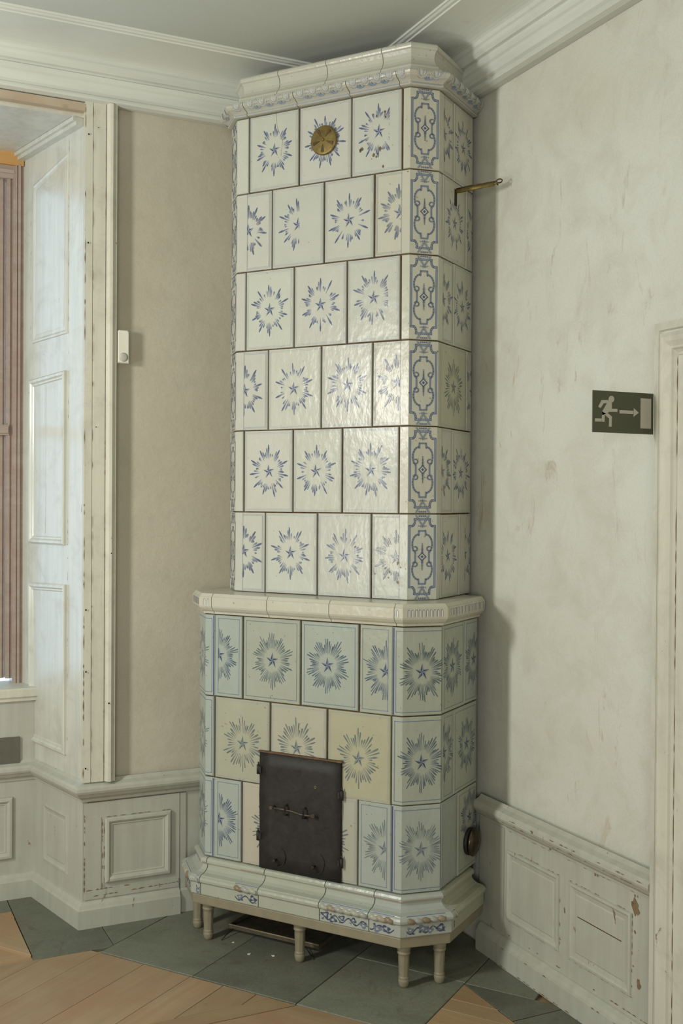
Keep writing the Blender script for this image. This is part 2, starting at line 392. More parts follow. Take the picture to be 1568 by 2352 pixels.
def sunburst(P, cx, cz, style, rng, clip=None, fade=0.0, base=(0.6, 0.6, 0.5), noct=None):
    tint = rng.uniform(0, 1)
    if style == 'loose':
        dk = lerp3((0.085, 0.108, 0.205), (0.120, 0.142, 0.220), tint); md = lerp3((0.25, 0.28, 0.35), (0.28, 0.31, 0.35), tint)
        dk, md = lerp3(dk, base, fade), lerp3(md, base, fade)
        star5(P, cx, cz, 0.0255, lerp3((0.07, 0.085, 0.175), base, fade), lerp3(md, base, 0.25), clip, rng)
        n = 10 if rng.random() < 0.7 else 11; ph = rng.uniform(-0.05, 0.05)
        lean = rng.choice((-1, 1))
        for k in range(n):
            a = math.pi / 2 + ph + k * 2 * math.pi / n + rng.uniform(-0.05, 0.05)
            R = rng.uniform(0.083, 0.093)
            ray(P, cx, cz, a, 0.043, R, 0.0068, md, dk, clip)
            for da, rr, ww in ((0.115 * lean, rng.uniform(0.068, 0.082), 0.0070), (-0.12 * lean, rng.uniform(0.060, 0.073), 0.0058), (0.215 * lean, rng.uniform(0.058, 0.069), 0.0054)):
                if rng.random() < 0.86:
                    ray(P, cx, cz, a + da + rng.uniform(-0.03, 0.03), 0.044 + rng.uniform(0, 0.005), rr, ww, lerp3(md, base, 0.2), lerp3(dk, md, rng.uniform(0.1, 0.7)), clip)
            if rng.random() < 0.8:
                ray(P, cx, cz, a + math.pi / n + rng.uniform(-0.04, 0.04), 0.051, rng.uniform(0.060, 0.066), 0.0066, lerp3(md, base, 0.4), lerp3(dk, md, 0.35), clip)
    else:
        dk = lerp3((0.062, 0.088, 0.150), (0.075, 0.105, 0.120), tint); md = lerp3((0.19, 0.235, 0.28), (0.20, 0.24, 0.24), tint)
        if style == 'grey': dk, md = (0.125, 0.150, 0.160), (0.225, 0.25, 0.22)
        dk, md = lerp3(dk, base, fade), lerp3(md, base, fade)
        star5(P, cx, cz, 0.0275, lerp3((0.05, 0.065, 0.14) if style != 'grey' else (0.11, 0.14, 0.17), base, fade), lerp3(md, base, 0.2), clip, rng)
        n = 60 if style == 'dense' else 44; ph = rng.uniform(-0.04, 0.04)
        for k in range(n):
            a = math.pi / 2 + ph + k * 2 * math.pi / n + rng.uniform(-0.02, 0.02)
            pk = 0.5 + 0.5 * math.cos(10 * (a - math.pi / 2 - ph))
            R = 0.066 + 0.027 * pk + rng.uniform(-0.008, 0.008)
            wd = rng.uniform(0.0024, 0.0044) if style == 'dense' else rng.uniform(0.0032, 0.006)
            c0 = lerp3(md, base, 0.35)
            ray(P, cx, cz, a, 0.036 + rng.uniform(-0.002, 0.006), R, wd * 1.15, c0, lerp3(dk, md, rng.uniform(0, 0.45)), clip, 0.75, 0.90)
            if style == 'dense' and rng.random() < 0.5:
                ray(P, cx, cz, a + math.pi / n, 0.040, 0.060 + 0.014 * pk, 0.005, lerp3(md, base, 0.55), lerp3(md, base, 0.25), clip, 0.6, 0.90)

def dots(P, s0, s1, z0, z1, n, rng, col=(0.17, 0.10, 0.05), r=(0.001, 0.004)):
    for _ in range(n):
        cx, cz, R = rng.uniform(s0, s1), rng.uniform(z0, z1), rng.uniform(*r)
        P.poly([(cx + R * rng.uniform(0.6, 1.1) * math.cos(t), cz + R * rng.uniform(0.7, 1.5) * math.sin(t)) for t in [i * math.pi / 4 for i in range(8)]], col)

def tile(path, s0, s1, z0, z1, base, rng, gap=0.0036, jit=True, gapl=None, gapr=None):
    """one glazed tile wrapped along the path; returns the mesh and a painter for its front"""
    mb = MB(); th, bv = 0.012, 0.0022
    gz = 0.0022 + rng.uniform(-0.0005, 0.0008)
    a, b_ = s0 + (gap + rng.uniform(-0.0008, 0.0008) if gapl is None else gapl), s1 - (gap + rng.uniform(-0.0008, 0.0008) if gapr is None else gapr)
    c, d = z0 + gz, z1 - gz
    k0 = rng.uniform(-0.0012, 0.0009) if jit else 0; kx = rng.uniform(-0.006, 0.006) if jit else 0; kz = rng.uniform(-0.004, 0.004) if jit else 0
    if path.inner(a, b_): kx = 0
    ms, mz = (a + b_) / 2, (c + d) / 2
    dep = lambda s_, z_: k0 + kx * (s_ - ms) + kz * (z_ - mz)
    cols_ = [(a, th), (a, bv), (a + bv, 0)] + [(q, 0) for q in path.inner(a, b_)] + [(b_ - bv, 0), (b_, bv), (b_, th)]
    rws = [(c, th), (c, bv), (c + bv, 0), (d - bv, 0), (d, bv), (d, th)]
    rows = [[path.pos(s_, -(max(d1, d2) + (dep(s_, z_) if max(d1, d2) < th else 0)), z_) for s_, d1 in cols_] for z_, d2 in rws]
    mb.grid(rows, 0, base)
    P = Painter(mb, path, a + bv, b_ - bv, c + bv, d - bv, dep)
    return mb, P

def border(P, s0, s1, z0, z1, style, rng, base):
    if style == 'double':
        for ins, wd, cc in ((0.0085, 0.0013, (0.27, 0.31, 0.38)), (0.0125, 0.0010, (0.33, 0.36, 0.41))):
            cc = lerp3(cc, base, 0.25)
            A = (s0 + ins, z0 + ins); B = (s1 - ins, z0 + ins); C = (s1 - ins, z1 - ins); D = (s0 + ins, z1 - ins)
            k = rng.uniform(0.25, 0.7); brk = rng.random()
            for i, (p, q) in enumerate(((A, B), (B, C), (C, D), (D, A))):
                if brk < 0.35 and i == 1:
                    P.line([p, (p[0], p[1] + (q[1] - p[1]) * k)], wd, cc); P.line([(p[0], p[1] + (q[1] - p[1]) * min(1, k + 0.12)), q], wd, cc)
                elif brk > 0.75 and i == 2: P.line([p, (p[0] + (q[0] - p[0]) * k, p[1])], wd, cc)
                else: P.line([p, q], wd, cc)
    else:
        ins = 0.0150; cc = lerp3((0.15, 0.19, 0.24), base, rng.uniform(0.1, 0.35)); wd = 0.0026
        P.line([(s0 + ins, z0 + ins), (s1 - ins, z0 + ins), (s1 - ins, z1 - ins), (s0 + ins, z1 - ins)], wd, cc, None, True)

# ------------------------------------------------------------------ room shell
X_R, Y_L, Z_C = 2.15, 4.05, 3.25           # right wall, left wall, ceiling
X_W, Y_B = -4.5, -3.0
NX0, NX1, NXB = -0.45, 0.862, 0.725        # window recess: left and right mouth, right back
Y_G, Z_S = 4.60, 3.02                      # glass plane, soffit

mb = MB(); mb.box(X_W, X_R + 0.3, Y_B, Y_G + 0.2, -0.10, -0.012)
floor = structure(mb.build('floor', M['plank']), 'floor of wide pine planks with grey stone slabs along the walls and under the stove', 'floor')
mb = MB(); mb.box(X_W - 0.3, X_R + 0.3, Y_B - 0.3, Y_L + 0.02, Z_C, Z_C + 0.2)
structure(mb.build('ceiling', M['ceiling']), 'pale flat plaster ceiling', 'ceiling')
mb = MB(); mb.box(X_R, X_R + 0.3, Y_B - 0.3, Y_G + 0.3, -0.1, Z_C)
structure(mb.build('wall_right', M['plaster_right']), 'stained off white plaster wall right of the stove', 'wall')
mb = MB(); mb.box(X_W - 0.3, X_R, Y_B - 0.3, Y_B, -0.1, Z_C)
structure(mb.build('wall_back', M['plaster_right']), 'plain plaster wall behind the camera', 'wall')
mb = MB(); mb.box(X_W - 0.3, X_W, Y_B, Y_L, -0.1, Z_C)
structure(mb.build('wall_front', M['plaster_right']), 'plain plaster wall at the far left of the room', 'wall')
mb = MB()
mb.box(NX1 + 0.01, X_R, Y_L, Y_G + 0.3, -0.1, Z_C)
mb.box(X_W - 0.3, NX0, Y_L, Y_G + 0.3, -0.1, Z_C)
mb.box(NX0, NX1 + 0.01, Y_L, Y_G + 0.3, Z_S + 0.012, Z_C)
mb.box(NX0, NX1, 4.47, Y_G + 0.3, -0.1, 0.80)
wl = structure(mb.build('wall_left', M['plaster_left']), 'tan plaster wall with the window recess left of the stove', 'wall')

# plank and slab pieces: each a part of the floor
FU = Vector((math.cos(STOVE_ROT), math.sin(STOVE_ROT))); FV = Vector((-math.sin(STOVE_ROT), math.cos(STOVE_ROT)))
ORG = FU * -1.91 + FV * 3.32                # stove origin on the floor
def uv(p): return FU * p[0] + FV * p[1]
def half(poly, n, d):                       # keep points with n.p <= d
    out = []
    for i in range(len(poly)):
        a, b_ = poly[i], poly[(i + 1) % len(poly)]; fa, fb = n.dot(a) - d, n.dot(b_) - d
        if fa <= 0: out.append(a)
        if fa * fb < 0: out.append(a + (b_ - a) * (fa / (fa - fb)))
    return out
EX, EY = Vector((1, 0)), Vector((0, 1))
def piece(name, poly, mat, ang, z1=0.0, gap=0.0016, bev=0.0014):
    if len(poly) < 3: return
    c = sum(poly, Vector((0, 0))) / len(poly)
    q = [p + (c - p).normalized() * gap * 1.4 for p in poly]
    q = [Matrix.Rotation(-ang, 2) @ (p - c) for p in q]
    m_ = MB(); m_.prism([(p.x, p.y) for p in q], -0.012, z1, bev=bev)
    return m_.build(name, mat, floor, (c.x, c.y, 0), ang)
def rect_uv(u0, u1, v0, v1): return [uv((u0, v0)), uv((u1, v0)), uv((u1, v1)), uv((u0, v1))]
A_V, A_U = STOVE_ROT + math.pi / 2, STOVE_ROT
us = [-3.75, -3.55, -3.35, -3.15, -2.93, -2.695, -2.555, -2.361, -2.165, -2.03, -1.90, -1.70]
for u0, u1 in zip(us, us[1:]):              # planks running up to the hearth
    p = rect_uv(u0, u1, 0.5, 2.925)
    for n_, d in ((-EY, -3.203), (EY, 3.818)): p = half(p, n_, d)
    if u1 < -2.69: p = half(p, FV, 2.786)
    piece('plank', p, M['plank'], A_V)
p = [Vector(q) for q in ((-1.5, 3.13), (2.0, 3.13), (2.0, 3.203), (-1.5, 3.203))]
piece('plank', half(p, FV, 2.925), M['new_plank'], 0.0)
vs = [2.925, 2.862, 2.70, 2.50, 2.30, 2.10, 1.9]
for v0, v1 in zip(vs[1:], vs):              # planks beyond the long board
    p = half(half(rect_uv(-3.2, -0.6, v0, v1), EY, 3.129), EX, 1.908)
    piece('plank', half(p, -EY, -1.2), M['plank'], A_U)
vs = [3.36, 3.205, 3.128, 2.925]
for k, (v0, v1) in enumerate(zip(vs[1:], vs)):
    piece('plank', half(rect_uv(-1.342, -0.3, v0, v1), EX, 1.908), M['new_plank'], A_U)
vs = [3.6, 3.18, 3.005, 2.788]
for k, (v0, v1) in enumerate(zip(vs[1:], vs)):
    piece('plank', half(half(rect_uv(-4.2, -2.2, v0, v1), EX, 0.647), EY, 4.308), M['new_plank' if k == 1 else 'plank'], A_U)
lim = ((EX, 2.13), (EY, 4.06))
def slab(poly, ang=A_U, cl=(), lm=None):
    for n_, d in list(lim if lm is None else lm) + list(cl): poly = half(poly, n_, d)
    o = piece('stone_slab', poly, M['stone'], ang, 0.0, 0.0016, 0.002); return o
for u0, u1, rows in ((-2.56, -2.16, (2.928, 3.75)), (-2.16, -1.755, (2.928, 3.62, 4.2)), (-1.755, -1.342, (2.928, 3.335, 3.9))):
    for v0, v1 in zip(rows, rows[1:]): slab(rect_uv(u0, u1, v0, v1))
slab(rect_uv(-1.342, -1.1, 3.33, 3.9), A_U, ((-EX, -1.91),))
def R4(a0, a1, b0, b1): return [Vector(q) for q in ((a0, b0), (a1, b0), (a1, b1), (a0, b1))]
slab(R4(1.91, 2.13, 2.755, 3.7), 0, ((-FU, 1.342), (FV, 3.33)))
slab(R4(1.91, 2.13, 2.0, 2.755), 0)
slab(R4(0.649, 0.93, 3.82, 4.47), 0, ((FU, -2.56),), ())
slab(R4(0.93, 1.5, 3.82, 4.06), 0, ((FU, -2.56),))
mbs = R4(-0.4, 0.649, 4.31, 4.47)
piece('stone_slab', mbs, M['stone'], 0.0)

# cornices
def cornice(name, p0, p1, inward, label):
    path = Path([p0, p1] if inward else [p1, p0]); L = path.c[-1]
    prof = [(0.0, 3.072), (0.03, 3.070), (0.050, 3.075), (0.056, 3.082), (0.054, 3.089), (0.049, 3.092), (0.060, 3.099), (0.066, 3.112), (0.070, 3.128), (0.077, 3.134),
            (0.081, 3.150), (0.074, 3.155), (0.074, 3.161), (0.086, 3.164), (0.096, 3.176), (0.100, 3.188), (0.106, 3.193), (0.108, 3.199)]
    for k in range(1, 11):
        t = k / 10; prof.append((0.108 + 0.182 * (1 - math.cos(t * math.pi / 2)), 3.199 + 0.034 * math.sin(t * math.pi / 2)))
    prof += [(0.292, 3.238), (0.302, 3.2385), (0.309, 3.243), (0.315, 3.2435), (0.3165, 3.25), (0.0, 3.25)]
    m_ = MB(); sweep(m_, path, 0, L, prof, smooth=False)
    return structure(m_.build(name, M['cornice']), label, 'cornice')
cornice('trim_1', (X_W, Y_L - 0.002), (X_R, Y_L - 0.002), True, 'white moulded ceiling cornice along the left wall above the window')
cornice('trim_2', (X_R - 0.002, Y_L), (X_R - 0.002, Y_B), True, 'white moulded ceiling cornice along the right wall')

# ------------------------------------------------------------------ panelling helpers
def frame(o, d, n):
    o, d, n = Vector(o), Vector(d).normalized(), Vector(n).normalized()
    return lambda s, h, z: (o.x + d.x * s + n.x * h, o.y + d.y * s + n.y * h, z)
LOOPS = [(0.0, 0.0), (0.0, 0.011), (0.004, 0.015), (0.013, 0.016), (0.019, 0.012), (0.023, 0.007), (0.028, 0.0075), (0.031, 0.0045), (0.037, 0.004)]
def panel(fr, s0, s1, z0, z1, mat, parent, name='panel', loops=LOOPS, seams=0):
    m_ = MB()
    rows = []
    for i, h in loops: rows.append([fr(s0 + i, h, z0 + i), fr(s1 - i, h, z0 + i), fr(s1 - i, h, z1 - i), fr(s0 + i, h, z1 - i)])
    m_.grid(rows, closed=True); i, h = loops[-1]
    m_.face(rows[-1]); m_.face(rows[0][::-1])
    for k in range(seams):                  # joint between two boards of the panel
        s = s0 + (s1 - s0) * (k + 1) / (seams + 1)
        m_.box(s - 0.0012, s + 0.0012, h - 0.001, h + 0.0012, z0 + i, z1 - i, fr=fr)
    return m_.build(name, mat, parent)
def slabpart(fr, s0, s1, h0, h1, z0, z1, mat, parent, name):
    m_ = MB(); m_.box(s0, s1, h0, h1, z0, z1, fr=fr); return m_.build(name, mat, parent)
RAIL = [(0.0, 0.470), (0.007, 0.470), (0.009, 0.479), (0.013, 0.483), (0.023, 0.490), (0.031, 0.502), (0.035, 0.505), (0.039, 0.514), (0.038, 0.525), (0.031, 0.533), (0.012, 0.541), (0.0, 0.552)]
SKIRT = [(0.0, 0.0), (0.026, 0.0), (0.026, 0.068), (0.020, 0.073), (0.016, 0.084), (0.006, 0.094), (0.0, 0.096)]

# left dado, recess dado (one continuous moulding path on the panel plane)
YP = 4.038
dl = Path([(NX0 + 0.3, 4.46), (0.761, 4.46), (0.862, YP), (1.46, YP)])
dado_l = structure(empty('trim_3'), 'cream panelled dado below the left wall and in the window recess', 'panelling')
m_ = MB(); sweep(m_, dl, 0, dl.c[3] - 0.12, RAIL); m_.build('dado_rail', M['dado_wood'], dado_l)
frL = frame((0, YP, 0), (1, 0, 0), (0, -1, 0))
slabpart(frL, 0.866, 1.236, -0.012, 0.0, 0.0, 0.462, M['dado_wood'], dado_l, 'board')
slabpart(frL, 1.2385, 1.262, -0.012, -0.002, 0.0, 0.462, M['dado_wood'], dado_l, 'stile')
slabpart(frL, 1.264, 1.50, -0.012, -0.007, 0.0, 0.50, M['dado_wood'], dado_l, 'stile')
panel(frL, 0.944, 1.199, 0.157, 0.402, M['dado_wood'], dado_l)
slabpart(frL, 0.868, 0.930, 0.0, 0.003, 0.125, 0.405, M['dado_wood'], dado_l, 'stile')
slabpart(frL, 0.868, 1.232, 0.0, 0.004, 0.1, 0.133, M['dado_wood'], dado_l, 'board')
Q0, Q1 = Vector((0.862, YP)), Vector((0.725, 4.60)); RD = (Q1 - Q0).normalized(); RN = Vector((-RD.y, RD.x))
frR = frame((Q0.x, Q0.y, 0), (RD.x, RD.y, 0), (RN.x, RN.y, 0))
slabpart(frR, 0.0, 0.45, -0.02, 0.0, 0.0, 0.53, M['dado_wood'], dado_l, 'board')
panel(frR, 0.125, 0.348, 0.160, 0.396, M['dado_wood'], dado_l, loops=[(0, 0), (0.003, 0.006), (0.012, 0.007), (0.02, 0.003), (0.03, 0.0008), (0.036, 0.002)])
frA = frame((0, 4.46, 0), (1, 0, 0), (0, -1, 0))
slabpart(frA, NX0 + 0.1, 0.762, -0.012, 0.0, 0.0, 0.832, M['dado_wood'], dado_l, 'board')
panel(frA, 0.30, 0.671, 0.159, 0.405, M['dado_wood'], dado_l)
bl = structure(empty('baseboard_left'), 'cream skirting board along the left wall and the window recess', 'skirting')
m_ = MB(); sweep(m_, dl, 0, dl.c[2], SKIRT); m_.build('board', M['dado_wood'], bl)
m_ = MB(); sweep(m_, dl, dl.c[2], dl.c[2] + 0.372, SKIRT); m_.build('board', M['dado_wood'], bl)
m_ = MB(); sweep(m_, dl, dl.c[2] + 0.375, dl.c[2] + 0.52, [(0, 0), (0.012, 0), (0.012, 0.085), (0.0, 0.09)]); m_.build('board', M['dado_wood'], bl)

# right dado
XP = 2.122
dado_r = structure(empty('trim_4'), 'cream panelled dado on the right wall between stove and door', 'panelling')
frD = frame((XP, 0, 0), (0, -1, 0), (-1, 0, 0))
YE = 2.352                                   # edge of the door casing
dr = Path([(XP, 3.36), (XP, YE)]); so = lambda y: 3.36 - y
m_ = MB(); sweep(m_, dr, so(3.093), so(YE) , RAIL); m_.build('dado_rail', M['dado_wood'], dado_r)
m_ = MB(); sweep(m_, dr, so(3.27), so(3.0955), [(max(0, d - 0.003), z) for d, z in RAIL]); m_.build('dado_rail', M['dado_wood'], dado_r)
slabpart(frD, -3.120, -YE, -0.02, 0.0, 0.0, 0.47, M['dado_wood'], dado_r, 'board')
slabpart(frD, -3.175, -3.1225, -0.02, 0.0015, 0.0, 0.468, M['dado_wood'], dado_r, 'stile')
slabpart(frD, -3.28, -3.1775, -0.02, -0.002, 0.0, 0.468, M['dado_wood'], dado_r, 'stile')
LO2 = [(0.0, 0.0), (0.002, 0.006), (0.010, 0.007), (0.016, 0.003), (0.030, 0.0005), (0.034, 0.0025), (0.040, 0.0025)]
panel(frD, -3.104, -2.806, 0.158, 0.402, M['dado_wood'], dado_r, loops=LO2)
p2 = panel(frD, -2.755, -2.462, 0.156, 0.402, M['dado_wood'], dado_r, loops=LO2)
m_ = MB(); m_.box(-2.712, -2.505, 0.0018, 0.0032, 0.302, 0.305, fr=frD); m_.build('crack', M['mortar'], dado_r)
br = structure(empty('baseboard_right'), 'worn cream skirting board along the right wall', 'skirting')
SK2 = [(d * 1.15, z) for d, z in SKIRT]
m_ = MB(); sweep(m_, dr, so(3.120), so(YE), SK2); m_.build('board', M['dado_wood'], br)
m_ = MB(); sweep(m_, dr, so(3.26), so(3.1225), [(d * 1.0, z) for d, z in SKIRT]); m_.build('board', M['dado_wood'], br)
# bare patches where the paint has fallen off the right dado
m_ = MB()
for cs, cz, a, h, seed in ((-2.447, 0.425, 0.018, 0.030, 1), (-2.43, 0.205, 0.009, 0.020, 2), (-2.448, 0.352, 0.004, 0.006, 3), (-2.78, 0.30, 0.003, 0.012, 4)):
    rg = random.Random(seed)
    m_.face([frD(cs + a * rg.uniform(0.5, 1.1) * math.cos(t) + 0.3 * a * math.sin(-t), 0.0016, cz + h * rg.uniform(0.5, 1.1) * math.sin(t)) for t in [k * math.pi / 6 for k in range(12)]])
m_.build('bare_patch', M['bare_wood'], dado_r)

def studs(fr, pts, mat, parent, name):
    m_ = MB()
    for s_, z_, r_, h_ in pts:
        m_.face([fr(s_ + r_ * (0.8 + 0.25 * math.sin(3 * t + s_ * 50)) * math.cos(t), h_, z_ + r_ * 1.2 * (0.8 + 0.2 * math.cos(2 * t)) * math.sin(t)) for t in [q * math.pi / 5 for q in range(10)]])
    return m_.build(name, mat, parent)
studs(frD, [(-2.905, 0.518, 0.006, 0.0395), (-2.845, 0.478, 0.004, 0.0125), (-2.62, 0.466, 0.006, 0.009), (-2.44, 0.462, 0.005, 0.009), (-3.02, 0.37, 0.002, 0.002), (-2.455, 0.25, 0.003, 0.002), (-2.80, 0.20, 0.002, 0.002)], M['bare_wood'], dado_r, 'chipped_spot')
def worn(fr, runs, seed, mat, parent, keep=0.6, wd=(0.0008, 0.0026), h=0.0012, step=(0.006, 0.03)):
    rng = random.Random(seed); m_ = MB()
    for s0, z0, s1, z1 in runs:
        L = math.hypot(s1 - s0, z1 - z0); t = 0.0
        dx, dz = (s1 - s0) / L, (z1 - z0) / L
        while t < L:
            e = min(L, t + rng.uniform(*step))
            if rng.random() < keep:
                w0, w1, w2 = (rng.uniform(*wd) for _ in range(3)); m = (t + e) / 2
                m_.face([fr(s0 + dx * a - dz * b_, h, z0 + dz * a + dx * b_) for a, b_ in ((t, 0), (m, -w0 * 0.4), (e, 0), (e - (e - t) * 0.15, w1 * 0.5), (m, w2), (t + (e - t) * 0.2, w0 * 0.6))])
            t = e
    return m_.build('worn_edge', mat, parent)
rect = lambda a, b_, c, d: [(a, c, b_, c), (b_, c, b_, d), (b_, d, a, d), (a, d, a, c)]
worn(frD, rect(-3.106, -2.804, 0.156, 0.404) + rect(-2.757, -2.460, 0.154, 0.404), 1, M['bare_wood'], dado_r, 0.5)
worn(frD, [(-3.12, 0.106, -2.356, 0.106), (-3.12, 0.466, -2.356, 0.466)], 2, M['bare_wood'], dado_r, 0.4, (0.001, 0.004))
frDs = frame((XP - 0.0301, 0, 0), (0, -1, 0), (-1, 0, 0))
worn(frDs, [(-3.12, 0.067, -2.356, 0.067), (-3.12, 0.004, -2.356, 0.004)], 3, M['bare_wood'], br, 0.35, (0.001, 0.004))
frDr = frame((XP - 0.0385, 0, 0), (0, -1, 0), (-1, 0, 0))
worn(frDr, [(-3.08, 0.506, -2.356, 0.506), (-3.08, 0.520, -2.356, 0.522)], 4, M['bare_wood'], dado_r, 0.3, (0.001, 0.004))
worn(frL, [(0.868, 0.13, 0.868, 0.42), (0.936, 0.135, 0.936, 0.395), (0.872, 0.134, 1.04, 0.134), (0.90, 0.110, 1.232, 0.118)], 5, M['bare_wood'], dado_l, 0.75, (0.0012, 0.0045), h=0.0045)
worn(frL, rect(0.942, 1.201, 0.155, 0.404), 6, M['bare_wood'], dado_l, 0.55, (0.001, 0.003))
# door casing on the right wall and the door leaf it frames
d1 = structure(empty('door_1'), 'white painted door casing on the right wall at the frame edge', 'door')
def casing_path(y0, y1, ztop):
    return [(y0, 0.0), (y0, ztop), (y1, ztop), (y1, 0.0)]
CAS = [(0.0, 0.0), (0.0, 0.064), (0.021, 0.067), (0.025, 0.060), (0.030, 0.060), (0.033, 0.076), (0.045, 0.082), (0.057, 0.080), (0.071, 0.072), (0.077, 0.072), (0.081, 0.066), (0.089, 0.059), (0.094, 0.060), (0.099, 0.068), (0.172, 0.068), (0.178, 0.0)]
m_ = MB(); rows = []
for ins, h in CAS:
    y0, y1, zt = 2.350 - ins, 1.06 + ins, 2.100 - ins
    rows.append([(X_R - h, y, z) for y, z in casing_path(y0, y1, zt)])
m_.grid(rows); m_.build('door_frame', M['white_wood'], d1)
m_ = MB(); m_.box(X_R - 0.012, X_R, 1.22, 2.185, 0.0, 1.93); dleaf = m_.build('door_leaf', M['white_wood'], d1)
frE = frame((X_R - 0.012, 0, 0), (0, -1, 0), (-1, 0, 0))
panel(frE, -2.12, -1.80, 0.25, 0.95, M['white_wood'], d1); panel(frE, -2.12, -1.80, 1.08, 1.80, M['white_wood'], d1)
panel(frE, -1.70, -1.38, 0.25, 0.95, M['white_wood'], d1); panel(frE, -1.70, -1.38, 1.08, 1.80, M['white_wood'], d1)

frK = frame((X_R - 0.0605, 0, 0), (0, -1, 0), (-1, 0, 0))
m_ = MB(); m_.box(-2.3222, -2.3200, 0.0, 0.0012, 0.0, 2.066, fr=frK); m_.box(-2.2580, -2.2562, 0.0, 0.0012, 0.0, 2.003, fr=frK); m_.build('groove', M['bare_wood'], d1)
worn(frK, [(-2.3245, 0.02, -2.3245, 2.07)], 7, M['bare_wood'], d1, 0.97, (0.0025, 0.0045), h=0.001, step=(0.03, 0.12))
frK2 = frame((X_R - 0.0605, 0, 0), (0, -1, 0), (-1, 0, 0))
worn(frK2, [(-2.260, 0.02, -2.260, 2.00)], 8, M['bare_wood'], d1, 0.9, (0.002, 0.0035), h=0.001, step=(0.03, 0.12))
# window casing on the left wall
CASL = [(0.0, 0.0), (0.0, 0.032), (0.028, 0.033), (0.030, 0.029), (0.032, 0.033), (0.076, 0.035), (0.078, 0.029), (0.081, 0.037), (0.090, 0.050), (0.100, 0.052), (0.112, 0.044), (0.117, 0.043), (0.119, 0.038), (0.120, 0.0)]
t5 = structure(empty('trim_5'), 'white moulded wooden casing of the window recess', 'window casing')
m_ = MB(); rows = [[(0.857 + s, Y_L - h, z) for z in (0.545, 3.073)] for s, h in CASL]; m_.grid(rows)
m_.face([r[0] for r in rows]); m_.face([r[1] for r in rows]); m_.build('casing_board', M['white_wood'], t5)
m_ = MB(); rows = [[(NX0 - s, Y_L - h, z) for z in (0.0, 3.073)] for s, h in CASL]; m_.grid(rows)
m_.face([r[0] for r in rows]); m_.face([r[1] for r in rows]); m_.build('casing_board', M['white_wood'], t5)
m_ = MB(); m_.box(NX0, 0.858, Y_L - 0.030, Y_L + 0.03, 3.036, 3.066); m_.build('head_board', M['raw_board'], t5)

frW = frame((0, Y_L - 0.0360, 0), (1, 0, 0), (0, -1, 0))
worn(frW, [(0.8875, 0.56, 0.8875, 3.06), (0.9335, 0.56, 0.9335, 3.06)], 9, M['bare_wood'], t5, 0.38, (0.0006, 0.0018), h=0.0006, step=(0.01, 0.07))
frW2 = frame((0, Y_L - 0.0330, 0), (1, 0, 0), (0, -1, 0))
worn(frW2, [(0.858, 0.56, 0.858, 3.06)], 10, M['bare_wood'], t5, 0.45, (0.0008, 0.003), h=0.001, step=(0.01, 0.07))
m_ = MB()
for k, (sx, zz) in enumerate(((0.869, 2.95), (0.868, 2.55), (0.865, 1.19), (0.866, 0.96), (0.866, 0.60), (0.948, 0.84), (0.905, 2.98), (0.90, 1.87), (0.955, 1.40))):
    r_ = 0.0032 if k < 6 else 0.002; hh = 0.0022 if sx < 0.94 else 0.019
    m_.face([frW(sx + r_ * math.cos(t), hh - (0.0 if sx > 0.94 else 0.0), zz + r_ * 1.15 * math.sin(t)) for t in [q * math.pi / 5 for q in range(10)]])
m_.build('nail_hole', M['iron'], t5)
# shutter panelling on the right recess side
t6 = structure(empty('trim_6'), 'white panelled shutter case lining the right side of the window recess', 'shutter')
m_ = MB(); m_.box(0.0, 0.605, -0.03, 0.0, 0.52, Z_S, fr=frR); m_.build('shutter_board', M['shutter'], t6)
LO3 = [(0.0, 0.0), (0.0, 0.010), (0.005, 0.0135), (0.014, 0.013), (0.020, 0.007), (0.026, 0.0065), (0.030, 0.002), (0.036, 0.002)]
def skew_panel(pts, parent, loops, seam=False):
    m_ = MB(); c = (sum(p[0] for p in pts) / 4, sum(p[1] for p in pts) / 4); rows = []
    for i, h in loops:
        rows.append([frR(s + math.copysign(i, c[0] - s), h, z + math.copysign(i, c[1] - z)) for s, z in pts])
    m_.grid(rows, closed=True); m_.face(rows[-1]); m_.face(rows[0][::-1])
    if seam:
        s = c[0] + 0.02; m_.box(s - 0.001, s + 0.001, 0.001, 0.0028, min(p[1] for p in pts) + 0.04, max(p[1] for p in pts) - 0.04, fr=frR)
    return m_.build('panel', M['shutter'], parent)
skew_panel([(0.143, 2.235), (0.470, 2.231), (0.470, 2.872), (0.137, 2.925)], t6, [(0.0, 0.0005), (0.002, 0.004), (0.009, 0.0055), (0.016, 0.002), (0.028, 0.0008), (0.032, 0.003), (0.038, 0.003)])
skew_panel([(0.154, 1.425), (0.482, 1.423), (0.482, 2.083), (0.152, 2.094)], t6, LO3, True)
skew_panel([(0.144, 0.620), (0.470, 0.620), (0.484, 1.262), (0.143, 1.273)], t6, LO3, False)
worn(frR, [(0.137, 0.56, 0.137, 3.0), (0.49, 1.4, 0.49, 2.9)], 11, M['bare_wood'], t6, 0.25, (0.0006, 0.0018), h=0.001)
